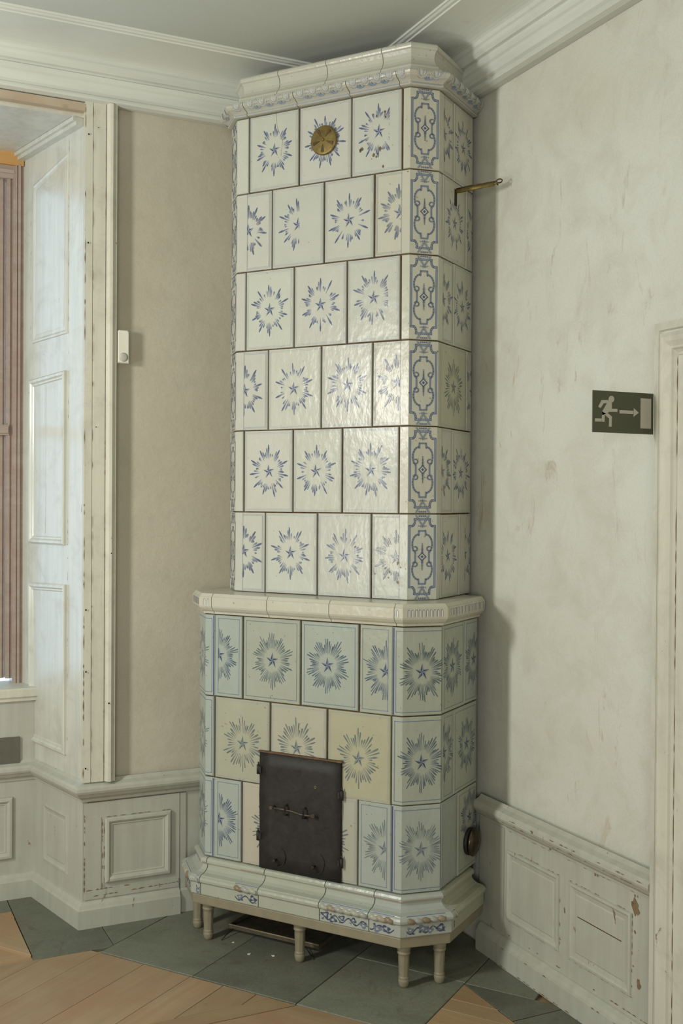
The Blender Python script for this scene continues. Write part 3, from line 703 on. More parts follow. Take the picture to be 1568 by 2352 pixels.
# mirrored lining on the left side, soffit
m_ = MB(); m_.face([(NX0, Y_L, 0.0), (NX0 + 0.137, Y_G, 0.0), (NX0 + 0.137, Y_G, Z_S), (NX0, Y_L, Z_S)]); m_.face([(NX0 - 0.02, Y_L, 0.0), (NX0 + 0.117, Y_G, 0.0), (NX0 + 0.117, Y_G, Z_S), (NX0 - 0.02, Y_L, Z_S)])
m_.build('shutter_board', M['shutter'], t6)
m_ = MB(); m_.box(NX0, NX1 + 0.005, Y_L, Y_G, Z_S, Z_S + 0.012); m_.build('soffit_board', M['shutter'], t6)
m_ = MB(); m_.box(0.015, 0.585, -0.001, 0.030, Z_S - 0.030, Z_S - 0.001, fr=frR); m_.box(0.015, 0.585, 0.030, 0.042, Z_S - 0.016, Z_S - 0.001, fr=frR); m_.build('cover_moulding', M['shutter'], t6)

# window: frame, sash, panes, sill
w1 = structure(empty('window_1'), 'tall wooden window in the recess with a cross bar', 'window')
xr = 0.716
m_ = MB()
m_.box(0.686, xr + 0.02, 4.585, 4.66, 0.84, 2.985); m_.box(0.694, 0.700, 4.578, 4.586, 0.84, 2.97); m_.box(0.704, 0.714, 4.574, 4.586, 0.84, 2.975)
m_.build('window_frame', M['sash_wood'], w1)
m_ = MB(); m_.box(NX0 + 0.13, NX0 + 0.19, 4.585, 4.66, 0.84, 2.985); m_.build('window_frame', M['sash_wood'], w1)
m_ = MB(); m_.box(NX0 + 0.12, xr + 0.01, 4.575, 4.66, 2.968, 3.02); m_.build('head_board', M['head_wood'], w1)
m_ = MB(); m_.box(NX0 + 0.12, 0.70, 4.590, 4.66, 2.915, 2.968); m_.box(NX0 + 0.12, 0.69, 4.583, 4.60, 2.935, 2.950); m_.build('window_frame', M['sash_wood'], w1)
m_ = MB(); m_.box(0.662, 0.686, 4.602, 4.655, 0.86, 2.915); m_.box(0.668, 0.676, 4.594, 4.604, 0.86, 2.915); m_.build('sash_stile', M['sash_wood'], w1)
m_ = MB(); m_.box(0.622, 0.660, 4.622, 4.66, 0.86, 2.915); m_.box(0.640, 0.650, 4.615, 4.624, 0.86, 2.915); m_.build('sash_stile', M['sash_wood'], w1)
m_ = MB(); m_.box(NX0 + 0.19, 0.672, 4.588, 4.66, 1.862, 1.905); m_.box(NX0 + 0.19, 0.668, 4.578, 4.590, 1.870, 1.898); m_.build('cross_bar', M['sash_wood'], w1)
m_ = MB(); m_.box(0.10, 0.16, 4.60, 4.66, 0.86, 2.915); m_.build('mullion', M['sash_wood'], w1)
for x0, x1 in ((NX0 + 0.19, 0.10), (0.16, 0.622)):
    for z0, z1 in ((0.87, 1.862), (1.905, 2.915)):
        m_ = MB(); m_.box(x0, x1, 4.636, 4.640, z0, z1); m_.build('pane', M['glass'], w1)
m_ = MB()
m_.prism([(NX0 + 0.05, 4.436), (0.779, 4.436), (0.79, 4.45), (0.725, 4.655), (NX0 + 0.05, 4.655)], 0.808, 0.842, bev=0.006)
m_.box(NX0 + 0.05, 0.766, 4.446, 4.462, 0.790, 0.808); m_.build('window_sill', M['white_wood'], w1)

# ------------------------------------------------------------------ tiled stove
stove = empty('tiled_stove', (ORG.x, ORG.y, 0), STOVE_ROT)
tag(stove, 'tall white tiled stove painted with blue stars standing across the corner on turned legs', 'tiled stove')
UP = Path([(-0.427, 0.33), (-0.427, 0.075), (-0.352, 0.0), (0.352, 0.0), (0.427, 0.075), (0.427, 0.385)])
LP = Path([(-0.498, 0.21), (-0.498, -0.016), (-0.404, -0.11), (0.390, -0.11), (0.486, -0.014), (0.486, 0.312)])
uf = lambda x: UP.c[2] + x + 0.352           # run on the front from x
lf = lambda x: LP.c[2] + x + 0.404
us_ = lambda y: UP.c[4] + y - 0.075          # run on the right side from y
ls_ = lambda y: LP.c[4] + y + 0.014
ZU = [1.263, 1.558, 1.857, 2.150, 2.441, 2.729, 3.006]
ZL = [0.301, 0.594, 0.889, 1.187]
m_ = MB()
i = 0.0105; c_ = i * 0.4142
m_.prism([(-0.427 + i, 0.33), (-0.427 + i, 0.075 + c_), (-0.352 + c_, i), (0.352 - c_, i), (0.427 - i, 0.075 + c_), (0.427 - i, 0.385), (0.0, 0.60), (-0.28, 0.48)], 1.2, 3.06)
m_.prism([(-0.498 + i, 0.21), (-0.498 + i, -0.016 + c_), (-0.404 + c_, -0.11 + i), (0.390 - c_, -0.11 + i), (0.486 - i, -0.014 + c_), (0.486 - i, 0.312), (0.0, 0.60), (-0.28, 0.47)], 0.172, 1.25)
m_.build('mortar_core', M['mortar'], stove)

WHITE, CREAM = (0.505, 0.515, 0.455), (0.50, 0.495, 0.41)
BLUISH, GREEN, YELL, PINK = (0.361, 0.394, 0.353), (0.361, 0.386, 0.320), (0.386, 0.386, 0.295), (0.440, 0.407, 0.336)
BLUE = (0.060, 0.075, 0.205)

def vmul(c, k): return tuple(x * k for x in c)
def cartouche(P, sc, hw, z0, z1, base):
    zc = z0 + (z1 - z0) * 0.505; H = (z1 - z0) / 2
    BL, LT, DK = (0.185, 0.225, 0.305), (0.27, 0.31, 0.36), (0.085, 0.105, 0.18)
    q = lambda t, v: (sc + t * hw, zc + v * H)
    def both(pts, w_, col, mirror=True):
        P.line([q(*p) for p in pts], w_, col)
        if mirror: P.line([q(-t, v) for t, v in pts], w_, col)
    notch_t = [(0.87, 0.71), (0.70, 0.71)] + [(0.70 - 0.20 * math.sin(a), 0.84 - 0.13 * math.cos(a)) for a in (0.3, 0.7, 1.1, 1.5)] + [(0.52, 0.87)]
    notch_b = [(0.87, -0.70), (0.70, -0.70)] + [(0.70 - 0.20 * math.sin(a), -0.83 + 0.13 * math.cos(a)) for a in (0.3, 0.7, 1.1, 1.5)] + [(0.52, -0.86)]
    for wd, col, lay in ((0.0076, DK, 0), (0.0056, BL, 1), (0.0018, LT, 1)):
        if lay and wd == 0.0056 or wd == 0.0018: P.layer()
        both([(0.87, -0.70), (0.87, 0.71)], wd, col); both(notch_t, wd, col); both(notch_b, wd, col)
        both([(0.52, 0.87), (-0.52, 0.87)], wd, col, False); both([(0.52, -0.86), (-0.52, -0.86)], wd, col, False)
    P.layer()
    arc_t = [(0.22, 0.60), (0.24, 0.50)] + [(0.22 + 0.46 * math.sin(a), 0.29 + 0.23 * math.cos(a)) for a in [0.2 + k * 0.29 for k in range(9)]]
    scr_t = [(0.50 + 0.17 * math.cos(a), 0.185 + 0.05 * math.sin(a)) for a in [-0.6 - k * 0.62 for k in range(8)]]
    arc_b = [(0.22, -0.62), (0.25, -0.52)] + [(0.22 + 0.46 * math.sin(a), -0.30 - 0.23 * math.cos(a)) for a in [0.2 + k * 0.29 for k in range(9)]]
    scr_b = [(0.50 + 0.17 * math.cos(a), -0.175 - 0.05 * math.sin(a)) for a in [-0.6 - k * 0.62 for k in range(8)]]
    for wd, col in ((0.0056, DK), (0.0040, BL)):
        both(arc_t, wd, col); both(scr_t, wd * 0.8, col); both(arc_b, wd, col); both(scr_b, wd * 0.8, col)
        both([(0.47, 0.13), (0.47, -0.13)], wd, col); both([(0.22, 0.60), (-0.22, 0.60)], wd, col, False); both([(0.22, -0.63), (-0.22, -0.63)], wd, col, False)
        P.layer()
    for r_, col in ((0.30, DK), (0.20, base), (0.11, DK)):
        P.poly([q(0, r_ * 0.36), q(r_, 0), q(0, -r_ * 0.36), q(-r_, 0)], col); P.layer()
    for k in range(7):
        for sg in (1, -1):
            v = sg * (0.10 + 0.033 * k); r_ = 0.10 - 0.011 * k
            P.poly([q(0, v + 0.018), q(r_, v), q(0, v - 0.018), q(-r_, v)], DK)
    for sg, vb, ve in ((1, 0.72, 1.0), (-1, -0.72, -1.02)):
        for wd, col in ((0.0046, DK), (0.0028, LT)):
            both([(0.0, vb), (0.52, ve)], wd, col); P.layer()
        for k in range(4):
            t_ = -0.21 + 0.14 * k
            P.poly([q(t_, ve - sg * 0.03), q(t_ + 0.06, ve - sg * 0.06), q(t_, ve - sg * 0.09), q(t_ - 0.06, ve - sg * 0.06)], vmul(DK, 1.5))
        for k in range(-2, 3):
            P.poly([q(k * 0.12, sg * (0.665 + 0.02 * abs(k))), q(k * 0.12 + 0.05, sg * 0.70), q(k * 0.12, sg * 0.735), q(k * 0.12 - 0.05, sg * 0.70)], lerp3(DK, LT, 0.4))

def simple_tile(path, s0, s1, z0, z1, base, star, seed, style='loose', bd='double', clip=None, fade=0.0, spots=0):
    rng = random.Random(seed)
    mb_, P = tile(path, s0, s1, z0, z1, base, rng)
    border(P, s0, s1, z0, z1, bd, rng, base)
    if star: sunburst(P, star[0], star[1], style, rng, clip, fade, base)
    if spots > 0: dots(P, s0 + 0.02, s1 - 0.03, z0 + 0.01, z0 + 0.10, spots, rng, (0.155, 0.12, 0.075), (0.0015, 0.0075)); dots(P, s0 + 0.01, s1 - 0.05, z1 - 0.09, z1 - 0.02, 3, rng, (0.155, 0.12, 0.075), (0.002, 0.006))
    if spots == -1:
        P.line([(s0 + 0.118, z1), (s0 + 0.121, z1 - 0.05), (s0 + 0.135, z1 - 0.085), (s0 + 0.146, z1 - 0.105), (s0 + 0.138, z1 - 0.16)], 0.0012, (0.25, 0.17, 0.09))
    return mb_.build('tile', M['glaze'], stove)

def var(base, rng, k=0.035): 
    f = 1 + rng.uniform(-k, k); return tuple(x * f * (1 + rng.uniform(-0.012, 0.012)) for x in base)
rg = random.Random(7)
courses = [  # top to bottom: joints on the front, star centres, clip per star
    (5, -0.300, 0.321, [(-0.300, -0.087, (-0.190, 2.871), None), (-0.087, 0.126, (0.020, 2.872), None), (0.126, 0.321, (0.233, 2.872), (0, 0.274))], 'odd', 0.203),
    (4, -0.199, 0.217, [(-0.199, 0.018, (-0.089, 2.590), (-1, -0.083)), (0.018, 0.217, (0.118, 2.581), None)], 'even', 0.107),
    (3, -0.311, 0.319, [(-0.311, -0.105, (-0.207, 2.294), None), (-0.105, 0.112, (0.006, 2.295), None), (0.112, 0.319, (0.217, 2.302), (-1, 0.272))], 'odd', 0.206),
    (2, -0.211, 0.214, [(-0.211, 0.011, (-0.103, 2.003), None), (0.011, 0.214, (0.117, 2.007), None)], 'even', 0.092),
    (1, -0.316, 0.317, [(-0.316, -0.105, (-0.207, 1.706), None), (-0.105, 0.097, (-0.009, 1.706), None), (0.097, 0.317, (0.210, 1.708), None)], 'odd', 0.209),
    (0, -0.222, 0.214, [(-0.222, -0.002, (-0.112, 1.412), None), (-0.002, 0.214, (0.108, 1.408), None)], 'even', 0.112)]
sidestar = {5: 2.866, 4: 2.581, 3: 2.297, 2: 2.004, 1: 1.704, 0: 1.410}
for ci, xl, xr_, tl, kind, yj in courses:
    z0, z1 = ZU[ci], ZU[ci + 1]
    for k, (a, b_, st, cl) in enumerate(tl):
        base = var(WHITE, rg)
        if (ci, k) in ((5, 2), (3, 2)): base = vmul((0.495, 0.508, 0.450), 1.0)
        simple_tile(UP, uf(a), uf(b_), z0, z1, base, (uf(st[0]), st[1]), 100 * ci + k, clip=(uf(cl[0]) if cl[0] > -1 else 0, uf(cl[1])) if cl else None,
                    spots=9 if (ci, k) == (5, 2) else (-1 if (ci, k) == (5, 0) else 0), fade=0.12 if (ci, k) == (0, 1) else 0.0)
    # right corner piece: front wing, chamfer, side wing
    rng = random.Random(31 + ci); base = var(CREAM if ci else WHITE, rg, 0.02)
    if kind == 'odd': s0, s1 = uf(xr_), us_(yj)
    else: s0, s1 = uf(xr_), us_(yj)
    mb_, P = tile(UP, s0, s1, z0, z1, base, rng, jit=True)
    cartouche(P, (UP.c[3] + UP.c[4]) / 2, 0.053, z0, z1, base)
    if kind == 'even':
        st = {4: (0.315, 2.585), 2: (0.310, 2.007), 0: (0.308, 1.409)}[ci]
        sunburst(P, uf(st[0]), st[1], 'loose', rng, (0, uf(0.319)), 0.4 if ci == 0 else 0.1, base)
        P.line([(uf(0.321), z0), (uf(0.321), z1)], 0.0011, (0.26, 0.29, 0.36))
        for e in (0.0085, 0.0125): P.line([(uf(0.321), z0 + e), (s0 + e, z0 + e), (s0 + e, z1 - e), (uf(0.321), z1 - e)], 0.001, (0.33, 0.36, 0.40))
        if ci == 0: dots(P, uf(0.25), uf(0.33), 1.32, 1.40, 7, rng, (0.23, 0.12, 0.05), (0.002, 0.005))
    else:
        P.line([(us_(0.1155), z0), (us_(0.1155), z1)], 0.0012, (0.26, 0.29, 0.34))
        sunburst(P, us_(0.117), sidestar[ci], 'loose', rng, (us_(0.1155), 9), 0.1, base)
        for e in (0.0085, 0.0125): P.line([(us_(0.1155), z0 + e), (s1 - e, z0 + e), (s1 - e, z1 - e), (us_(0.1155), z1 - e)], 0.001, (0.33, 0.36, 0.40))
    dots(P, s0, s1, z0, z1, 5, rng, (0.2, 0.13, 0.07), (0.001, 0.003))
    mb_.build('corner_tile', M['glaze'], stove)
    # side tiles
    if kind == 'odd':
        simple_tile(UP, us_(yj), us_(0.385), z0, z1, var(CREAM, rg), (us_(0.288), sidestar[ci]), 500 + ci)
    else:
        ym = {4: 0.319, 2: 0.335, 0: 0.273}[ci]
        simple_tile(UP, us_(yj), us_(ym), z0, z1, (0.441, 0.441, 0.333) if ci == 2 else var(CREAM, rg), (us_((yj + ym) / 2 - (0.02 if ci == 0 else 0)), sidestar[ci]), 520 + ci, style='grey' if ci == 2 else 'loose')
        simple_tile(UP, us_(ym), us_(0.385), z0, z1, var(CREAM, rg), (us_(0.385 if ci else 0.328), sidestar[ci]), 540 + ci, clip=None if ci else (us_(0.328), 9))
    # left corner piece
    rng = random.Random(71 + ci); base = var(WHITE, rg, 0.02)
    s0, s1 = 0.10, uf(xl)
    mb_, P = tile(UP, s0, s1, z0, z1, base, rng)
    cartouche(P, (UP.c[1] + UP.c[2]) / 2, 0.053, z0, z1, base)
    if kind == 'even':
        st = {4: (-0.302, 2.590), 2: (-0.315, 2.004), 0: (-0.315, 1.413)}[ci]; xc = {4: -0.306, 2: -0.317, 0: -0.319}[ci]
        sunburst(P, uf(st[0]), st[1], 'loose', rng, (uf(xc), 9), 0.0, base)
        P.line([(uf(xc), z0), (uf(xc), z1)], 0.0011, (0.26, 0.29, 0.36))
        for e in (0.0085, 0.0125): P.line([(uf(xc), z0 + e), (s1 - e, z0 + e), (s1 - e, z1 - e), (uf(xc), z1 - e)], 0.001, (0.33, 0.36, 0.40))
    mb_.build('corner_tile', M['glaze'], stove)
    simple_tile(UP, 0.0, 0.10, z0, z1, base, None, 900 + ci)

# lower body
def corner_low(path, s0, s1, z0, z1, base, star_s, zc, seed, fl, fr_, fade=0.0, gapl=None, gapr=None):
    rng = random.Random(seed)
    mb_, P = tile(path, s0, s1, z0, z1, base, rng, gapl=gapl, gapr=gapr)
    cc = lerp3((0.13, 0.17, 0.27), base, 0.15)
    P.line([(fl, z0 + 0.014), (fr_, z0 + 0.014), (fr_, z1 - 0.016), (fl, z1 - 0.016)], 0.0026, cc, None, True)
    sunburst(P, star_s, zc, 'dense', rng, None, fade, base)
    return mb_, P
mids = ((LP.c[1] + LP.c[2]) / 2, (LP.c[3] + LP.c[4]) / 2)
low = {2: (-0.363, 0.352), 1: (-0.364, 0.349), 0: (-0.364, 0.351)}
for ci in (2, 1, 0):
    z0, z1 = ZL[ci], ZL[ci + 1]; xl, xr_ = low[ci]; zc = {2: 1.037, 1: 0.737, 0: 0.446}[ci]
    base = {2: GREEN, 1: GREEN, 0: BLUISH}[ci]
    mb_, P = corner_low(LP, lf(xr_), ls_(0.0 if ci != 0 else -0.004), z0, z1, base, mids[1], zc - 0.002, 200 + ci, lf(xr_ + 0.013), ls_(-0.012), 0.28 if ci == 0 else 0.0, gapl=0.0006 if ci != 1 else None)
    if ci != 1: P.line([(lf(xr_) + 0.004, z0 + 0.002), (lf(xr_) + 0.004, z1 - 0.002)], 0.0062, BLUE)
    mb_.build('corner_tile', M['glaze'], stove)
    mb_, P = corner_low(LP, 0.13, lf(xl), z0, z1, (0.370, 0.412, 0.378), mids[0], zc, 230 + ci, 0.16, lf(xl - 0.013), 0.3, gapr=0.0006 if ci != 1 else None)
    P.line([(lf(xl) - 0.004, z0 + 0.002), (lf(xl) - 0.004, z1 - 0.002)], 0.0062, BLUE if ci != 1 else (0.10, 0.09, 0.12))
    mb_.build('corner_tile', M['glaze'], stove)
    simple_tile(LP, 0.0, 0.13, z0, z1, GREEN, None, 960 + ci, bd='single')
fr_ = [  # course, x0, x1, star, style, colour, clip, border
    (2, -0.363, -0.243, (-0.345, 1.039), 'dense', BLUISH, (lf(-0.348), 9), 'half'),
    (2, -0.243, -0.002, (-0.118, 1.037), 'dense', GREEN, None, 'single'), (2, -0.002, 0.227, (0.106, 1.037), 'dense', BLUISH, None, 'single'),
    (2, 0.227, 0.352, (0.328, 1.035), 'dense', GREEN, (0, lf(0.335)), 'halfr'),
    (1, -0.364, -0.125, (-0.241, 0.730), 'grey', YELL, None, 'double'), (1, -0.125, 0.105, (-0.016, 0.740), 'grey', (0.403, 0.403, 0.319), None, 'double'),
    (1, 0.105, 0.349, (0.226, 0.731), 'grey', (0.399, 0.391, 0.277), None, 'double'),
    (0, -0.364, -0.245, (-0.341, 0.443), 'dense', BLUISH, (lf(-0.345), 9), 'half'), (0, -0.245, 0.0, (-0.12, 0.443), 'grey', PINK, None, 'double'),
    (0, 0.0, 0.226, (0.11, 0.443), 'grey', (0.403, 0.407, 0.336), None, 'double'), (0, 0.226, 0.351, (0.328, 0.443), 'dense', BLUISH, (0, lf(0.333)), 'halfr')]
for k, (ci, a, b_, st, sty, base, cl, bd) in enumerate(fr_):
    z0, z1 = ZL[ci], ZL[ci + 1]; rng = random.Random(300 + k); base = var(base, rg, 0.02)
    if ci == 1 and a > 0.1: z0 = z0 - 0.004
    mb_, P = tile(LP, lf(a), lf(b_), z0, z1, base, rng, gapl=0.0006 if bd == 'half' else None, gapr=0.0006 if bd == 'halfr' else None)
    if bd in ('half', 'halfr'):
        cc = lerp3((0.15, 0.19, 0.26), base, 0.2); e = 0.014
        x0 = lf(-0.348) if bd == 'half' else lf(a) + e; x1 = lf(b_) - e if bd == 'half' else lf(0.336)
        P.line([(x0, z0 + e), (x1, z0 + e), (x1, z1 - e), (x0, z1 - e)], 0.0025, cc, None, True)
    else: border(P, lf(a), lf(b_), z0, z1, bd, rng, base)
    sunburst(P, lf(st[0]), st[1], sty, rng, cl, 0.25 if (ci == 0 and a > 0.2) else 0.0, base)
    o = mb_.build('tile', M['glaze'], stove)
    if (ci, a) == (0, -0.245): o['label'] = 'pinkish cream tile left of the firebox door'
    if ci == 1: o['label'] = 'yellowish tile with a grey green star'
for ci, y0, y1, st, base, sty in ((2, 0.0, 0.191, (0.083, 1.040), GREEN, 'dense'), (2, 0.191, 0.312, (0.275, 1.040), BLUISH, 'dense'), (1, 0.0, 0.096, (0.012, 0.757), GREEN, 'dense'),
                                  (1, 0.096, 0.312, (0.215, 0.750), GREEN, 'dense'), (0, -0.004, 0.138, None, BLUISH, None), (0, 0.138, 0.312, (0.246, 0.485), (0.378, 0.395, 0.315), 'dense')):
    simple_tile(LP, ls_(y0), ls_(y1), ZL[ci], ZL[ci + 1], var(base, rg), (ls_(st[0]), st[1]) if st else None, 600 + ci * 10 + int(y0 * 100), style=sty or 'dense', bd='single' if st else 'double',
                clip=(ls_(0.004), 9) if (ci, y0) == (1, 0.0) else None)

# mantel shelf between the two bodies
SH = [(-0.02, 1.188), (0.002, 1.188), (0.008, 1.1895), (0.010, 1.197), (0.018, 1.203), (0.025, 1.212), (0.027, 1.218), (0.027, 1.250), (0.024, 1.252), (0.016, 1.2625), (0.010, 1.2635), (-0.02, 1.2636)]
def flutes(P3, path, s0, s1, step=0.0125):
    n = max(1, int((s1 - s0) / step))
    for k in range(n):
        s = s0 + (k + 0.5) * (s1 - s0) / n; hw = 0.0040
        for sc_, off, col in ((1.0, 0.0005, (0.17, 0.21, 0.30)), (0.66, 0.0009, (0.62, 0.61, 0.54))):
            dx = 0.0011 * (1 - sc_) * 2
            pts = [(s - hw * sc_ + dx, 1.2205), (s + hw * sc_ + dx, 1.2205)] + [(s + dx + hw * sc_ * math.cos(a), 1.2395 + (0.0065 * sc_) * math.sin(a)) for a in (0, 0.8, 1.57, 2.34, math.pi)]
            P3.face([path.pos(q[0], 0.027 + off, q[1]) for q in pts], 0, col)
shj = [0.0, lf(-0.361), lf(-0.126), lf(0.124), lf(0.370), ls_(0.118), LP.c[-1]]
for k, (a, b_) in enumerate(zip(shj, shj[1:])):
    rng = random.Random(40 + k); mb_ = MB(); base = var((0.508, 0.500, 0.414) if k != 3 else (0.513, 0.500, 0.405), rng, 0.02)
    sweep(mb_, LP, a + 0.0012, b_ - 0.0012, SH, col=base)
    if k in (0, 4, 5):
        ed = [a + 0.004] + LP.inner(a, b_) + [b_ - 0.004]
        for p_, q_ in zip(ed, ed[1:]): flutes(mb_, LP, p_ + 0.003, q_ - 0.003)
    mb_.build('mantel_tile', M['glaze'], stove)

m_ = MB(); m_.prism([(-0.49, 0.20), (-0.49, -0.014), (-0.40, -0.102), (0.386, -0.102), (0.478, -0.012), (0.478, 0.30), (0.0, 0.58), (-0.27, 0.46)], 1.2505, 1.2632, col=(0.50, 0.49, 0.41)); m_.build('mantel_slab', M['glaze'], stove)
# plinth moulding
PL = [(-0.015, 0.3000), (0.004, 0.3000), (0.012, 0.297), (0.016, 0.290), (0.016, 0.282), (0.010, 0.2785), (0.0075, 0.274), (0.009, 0.266), (0.016, 0.258), (0.028, 0.2515), (0.044, 0.2485), (0.049, 0.2475), (0.050, 0.2455),
      (0.058, 0.2415), (0.061, 0.2345), (0.060, 0.2265), (0.055, 0.2215), (0.050, 0.2195), (0.052, 0.2175), (0.052, 0.181), (0.048, 0.1765), (-0.015, 0.1765)]
def vine(mb_, path, a, b_, rng, d=0.0524):
    D, L_, Wt = (0.060, 0.075, 0.125), (0.17, 0.205, 0.27), (0.42, 0.42, 0.36)
    P_ = lambda q, o: path.pos(min(max(q[0], a + 2e-4), b_ - 2e-4), d + o, min(max(q[1], 0.1822), 0.2168))
    ph = rng.uniform(0, 6); per = rng.uniform(0.052, 0.066); n = max(8, int((b_ - a) / 0.004))
    c = [(a + (b_ - a) * k / n, 0.1985 + 0.0095 * math.sin(ph + 2 * math.pi * (b_ - a) * k / n / per)) for k in range(n + 1)]
    for p, q in zip(c, c[1:]): mb_.face([P_((p[0], p[1] - 0.0022), 0.0004), P_((q[0], q[1] - 0.0022), 0.0004), P_((q[0], q[1] + 0.0022), 0.0004), P_((p[0], p[1] + 0.0022), 0.0004)], 0, D)
    m_n = max(1, round((b_ - a) / (per * 0.72)))
    for k in range(m_n):                     # leaves and flowers on alternate sides of the vine
        s_ = a + (k + rng.uniform(0.3, 0.7)) * (b_ - a) / m_n; up = 1 if math.sin(ph + 2 * math.pi * (s_ - a) / per) < 0 else -1
        zc = 0.1985 + up * rng.uniform(0.003, 0.007); r = rng.uniform(0.0075, 0.0115)
        for sc_, col, o in ((1.0, D if rng.random() < 0.6 else L_, 0.0007), (0.62, L_, 0.0010), (0.34, Wt, 0.0013)):
            f0 = rng.uniform(0, 6)
            mb_.face([P_((s_ + r * sc_ * 1.35 * (1 + 0.30 * math.sin(3 * t + f0)) * math.cos(t), zc + r * sc_ * (1 + 0.30 * math.sin(3 * t + f0)) * math.sin(t)), o) for t in [q * 2 * math.pi / 16 for q in range(16)]], 0, col)
        for sg in (1, -1):
            e = s_ + sg * rng.uniform(0.012, 0.018); zl = 0.1985 - up * rng.uniform(0.004, 0.010)
            mb_.face([P_((s_ + sg * 0.004, zc - up * 0.004), 0.0008), P_(((s_ + e) / 2, zl + 0.005), 0.0008), P_((e, zl), 0.0008), P_(((s_ + e) / 2, zl - 0.003), 0.0008)], 0, rng.choice((D, L_, lerp3(D, L_, 0.5))))
def ornament(mb_, path, a, b_, rng):
    ed = [a] + path.inner(a, b_) + [b_]
    for p_, q_ in zip(ed, ed[1:]):
        L_ = q_ - p_; n = max(1, round(L_ / 0.030))
        for k in range(n):                   # rope of slanting beads on the torus
            s = p_ + (k + 0.5) * L_ / n; hl, hh = L_ / n * 0.62, 0.0112
            col = rng.choice(((0.37, 0.37, 0.30), (0.34, 0.30, 0.225), (0.235, 0.185, 0.125), (0.29, 0.245, 0.18), (0.39, 0.39, 0.33), (0.32, 0.33, 0.30)))
            rows = []
            for i2 in range(5):
                v = -1 + i2 * 0.5; cw = math.sqrt(max(0.02, 1 - v * v * 0.96))
                rows.append([path.pos(min(max(s + hl * t_ * cw - v * 0.007, p_ + 1e-4), q_ - 1e-4), 0.0565 + 0.0115 * cw * math.sqrt(max(0.0, 1 - t_ * t_ * 0.9)), 0.2320 + v * hh) for t_ in (-1, -0.6, -0.2, 0.2, 0.6, 1)])
            mb_.grid(rows, 0, col, True)
            mb_.face([path.pos(min(max(s + hl * 0.9 + dx_, p_ + 1e-4), q_ - 1e-4), 0.0625, 0.232 + dz_) for dx_, dz_ in ((0.004, -0.009), (0.0065, -0.007), (-0.002, 0.008), (-0.004, 0.007))], 0, (0.13, 0.14, 0.20))
        vine(mb_, path, p_, q_, rng)
        mb_.grid([[path.pos(p_ + 1e-4, d, z) for p_ in (p_, q_ - 2e-4)] for d, z in ((0.0508, 0.2472), (0.0512, 0.2445))], 0, (0.13, 0.18, 0.33))
        mb_.grid([[path.pos(p_ + 1e-4, d, z) for p_ in (p_, q_ - 2e-4)] for d, z in ((0.0166, 0.2850), (0.0166, 0.2815))], 0, (0.30, 0.24, 0.20))
plj = [0.0, lf(-0.385), lf(-0.137), lf(0.109), lf(0.297), ls_(-0.004), LP.c[-1] - 0.055]
for k, (a, b_) in enumerate(zip(plj, plj[1:])):
    rng = random.Random(60 + k); mb_ = MB()
    base = var({0: (0.386, 0.403, 0.353), 1: (0.382, 0.399, 0.332), 2: (0.386, 0.395, 0.328), 3: (0.386, 0.407, 0.357), 4: (0.378, 0.403, 0.361), 5: (0.378, 0.378, 0.290)}[k], rng, 0.015)
    sweep(mb_, LP, a + 0.0018, b_ - 0.0018, PL, col=base)
    if k in (0, 3, 4): ornament(mb_, LP, a + 0.004, b_ - 0.004, rng)
    if k == 1: ornament(mb_, LP, b_ - 0.098, b_ - 0.004, rng)
    mb_.build('plinth_tile', M['glaze'], stove)

# timber base frame and turned legs
m_ = MB(); sweep(m_, LP, 0.0, LP.c[-1] - 0.055, [(-0.14, 0.142), (0.045, 0.142), (0.046, 0.145), (0.046, 0.172), (0.044, 0.1755), (-0.14, 0.1755)]); m_.build('base_frame', M['base_paint'], stove)
LEG = [(0.0135, 0.0), (0.0165, 0.010), (0.0185, 0.020), (0.0182, 0.027), (0.0165, 0.029), (0.0178, 0.031), (0.0178, 0.034), (0.0160, 0.036), (0.0166, 0.040), (0.0188, 0.100), (0.0182, 0.107), (0.0192, 0.109), (0.0218, 0.113), (0.0222, 0.117), (0.0198, 0.119), (0.0198, 0.121), (0.0222, 0.124), (0.0236, 0.142)]
leg_mesh = None
for x, y in ((-0.385, -0.112), (0.003, -0.112), (0.402, -0.112), (0.492, -0.026), (-0.482, -0.044)):
    if leg_mesh is None:
        m_ = MB(); m_.lathe(LEG, seg=24, flute=(8, 9, 0.13)); o = m_.build('leg', M['base_paint'], stove, (x, y, 0)); leg_mesh = o.data
    else:
        o = bpy.data.objects.new('leg', leg_mesh); COL.objects.link(o); o.parent = stove; o.location = (x, y, 0)

# frieze with eggs and tassels, crown above it
FZ = [(-0.015, 3.0075), (0.004, 3.0075), (0.014, 3.0088), (0.016, 3.0115), (0.016, 3.0155), (0.013, 3.0175), (0.018, 3.0218), (0.027, 3.0265), (0.038, 3.0312), (0.044, 3.0372), (0.046, 3.0439), (0.043, 3.0499), (0.036, 3.0522), (-0.015, 3.0522)]
def fz(t):                                   # point on the egg band, t 0 (bottom) .. 1 (top)
    seg = [(0.018, 3.0218), (0.027, 3.0265), (0.038, 3.0312), (0.044, 3.0372), (0.046, 3.0439), (0.044, 3.0492)]
    x = min(max(t, 0), 0.9999) * 5; i2 = int(x); f = x - i2
    return tuple(p + (q - p) * f for p, q in zip(seg[i2], seg[i2 + 1]))
def band_poly(mb_, path, pts, col, off, lo, hi):
    P_ = []
    for s, t in pts:
        d, z = fz(t); P_.append(path.pos(min(max(s, lo + 1e-4), hi - 1e-4), d + off, z - off * 0.4))
    mb_.face(P_, 0, col)
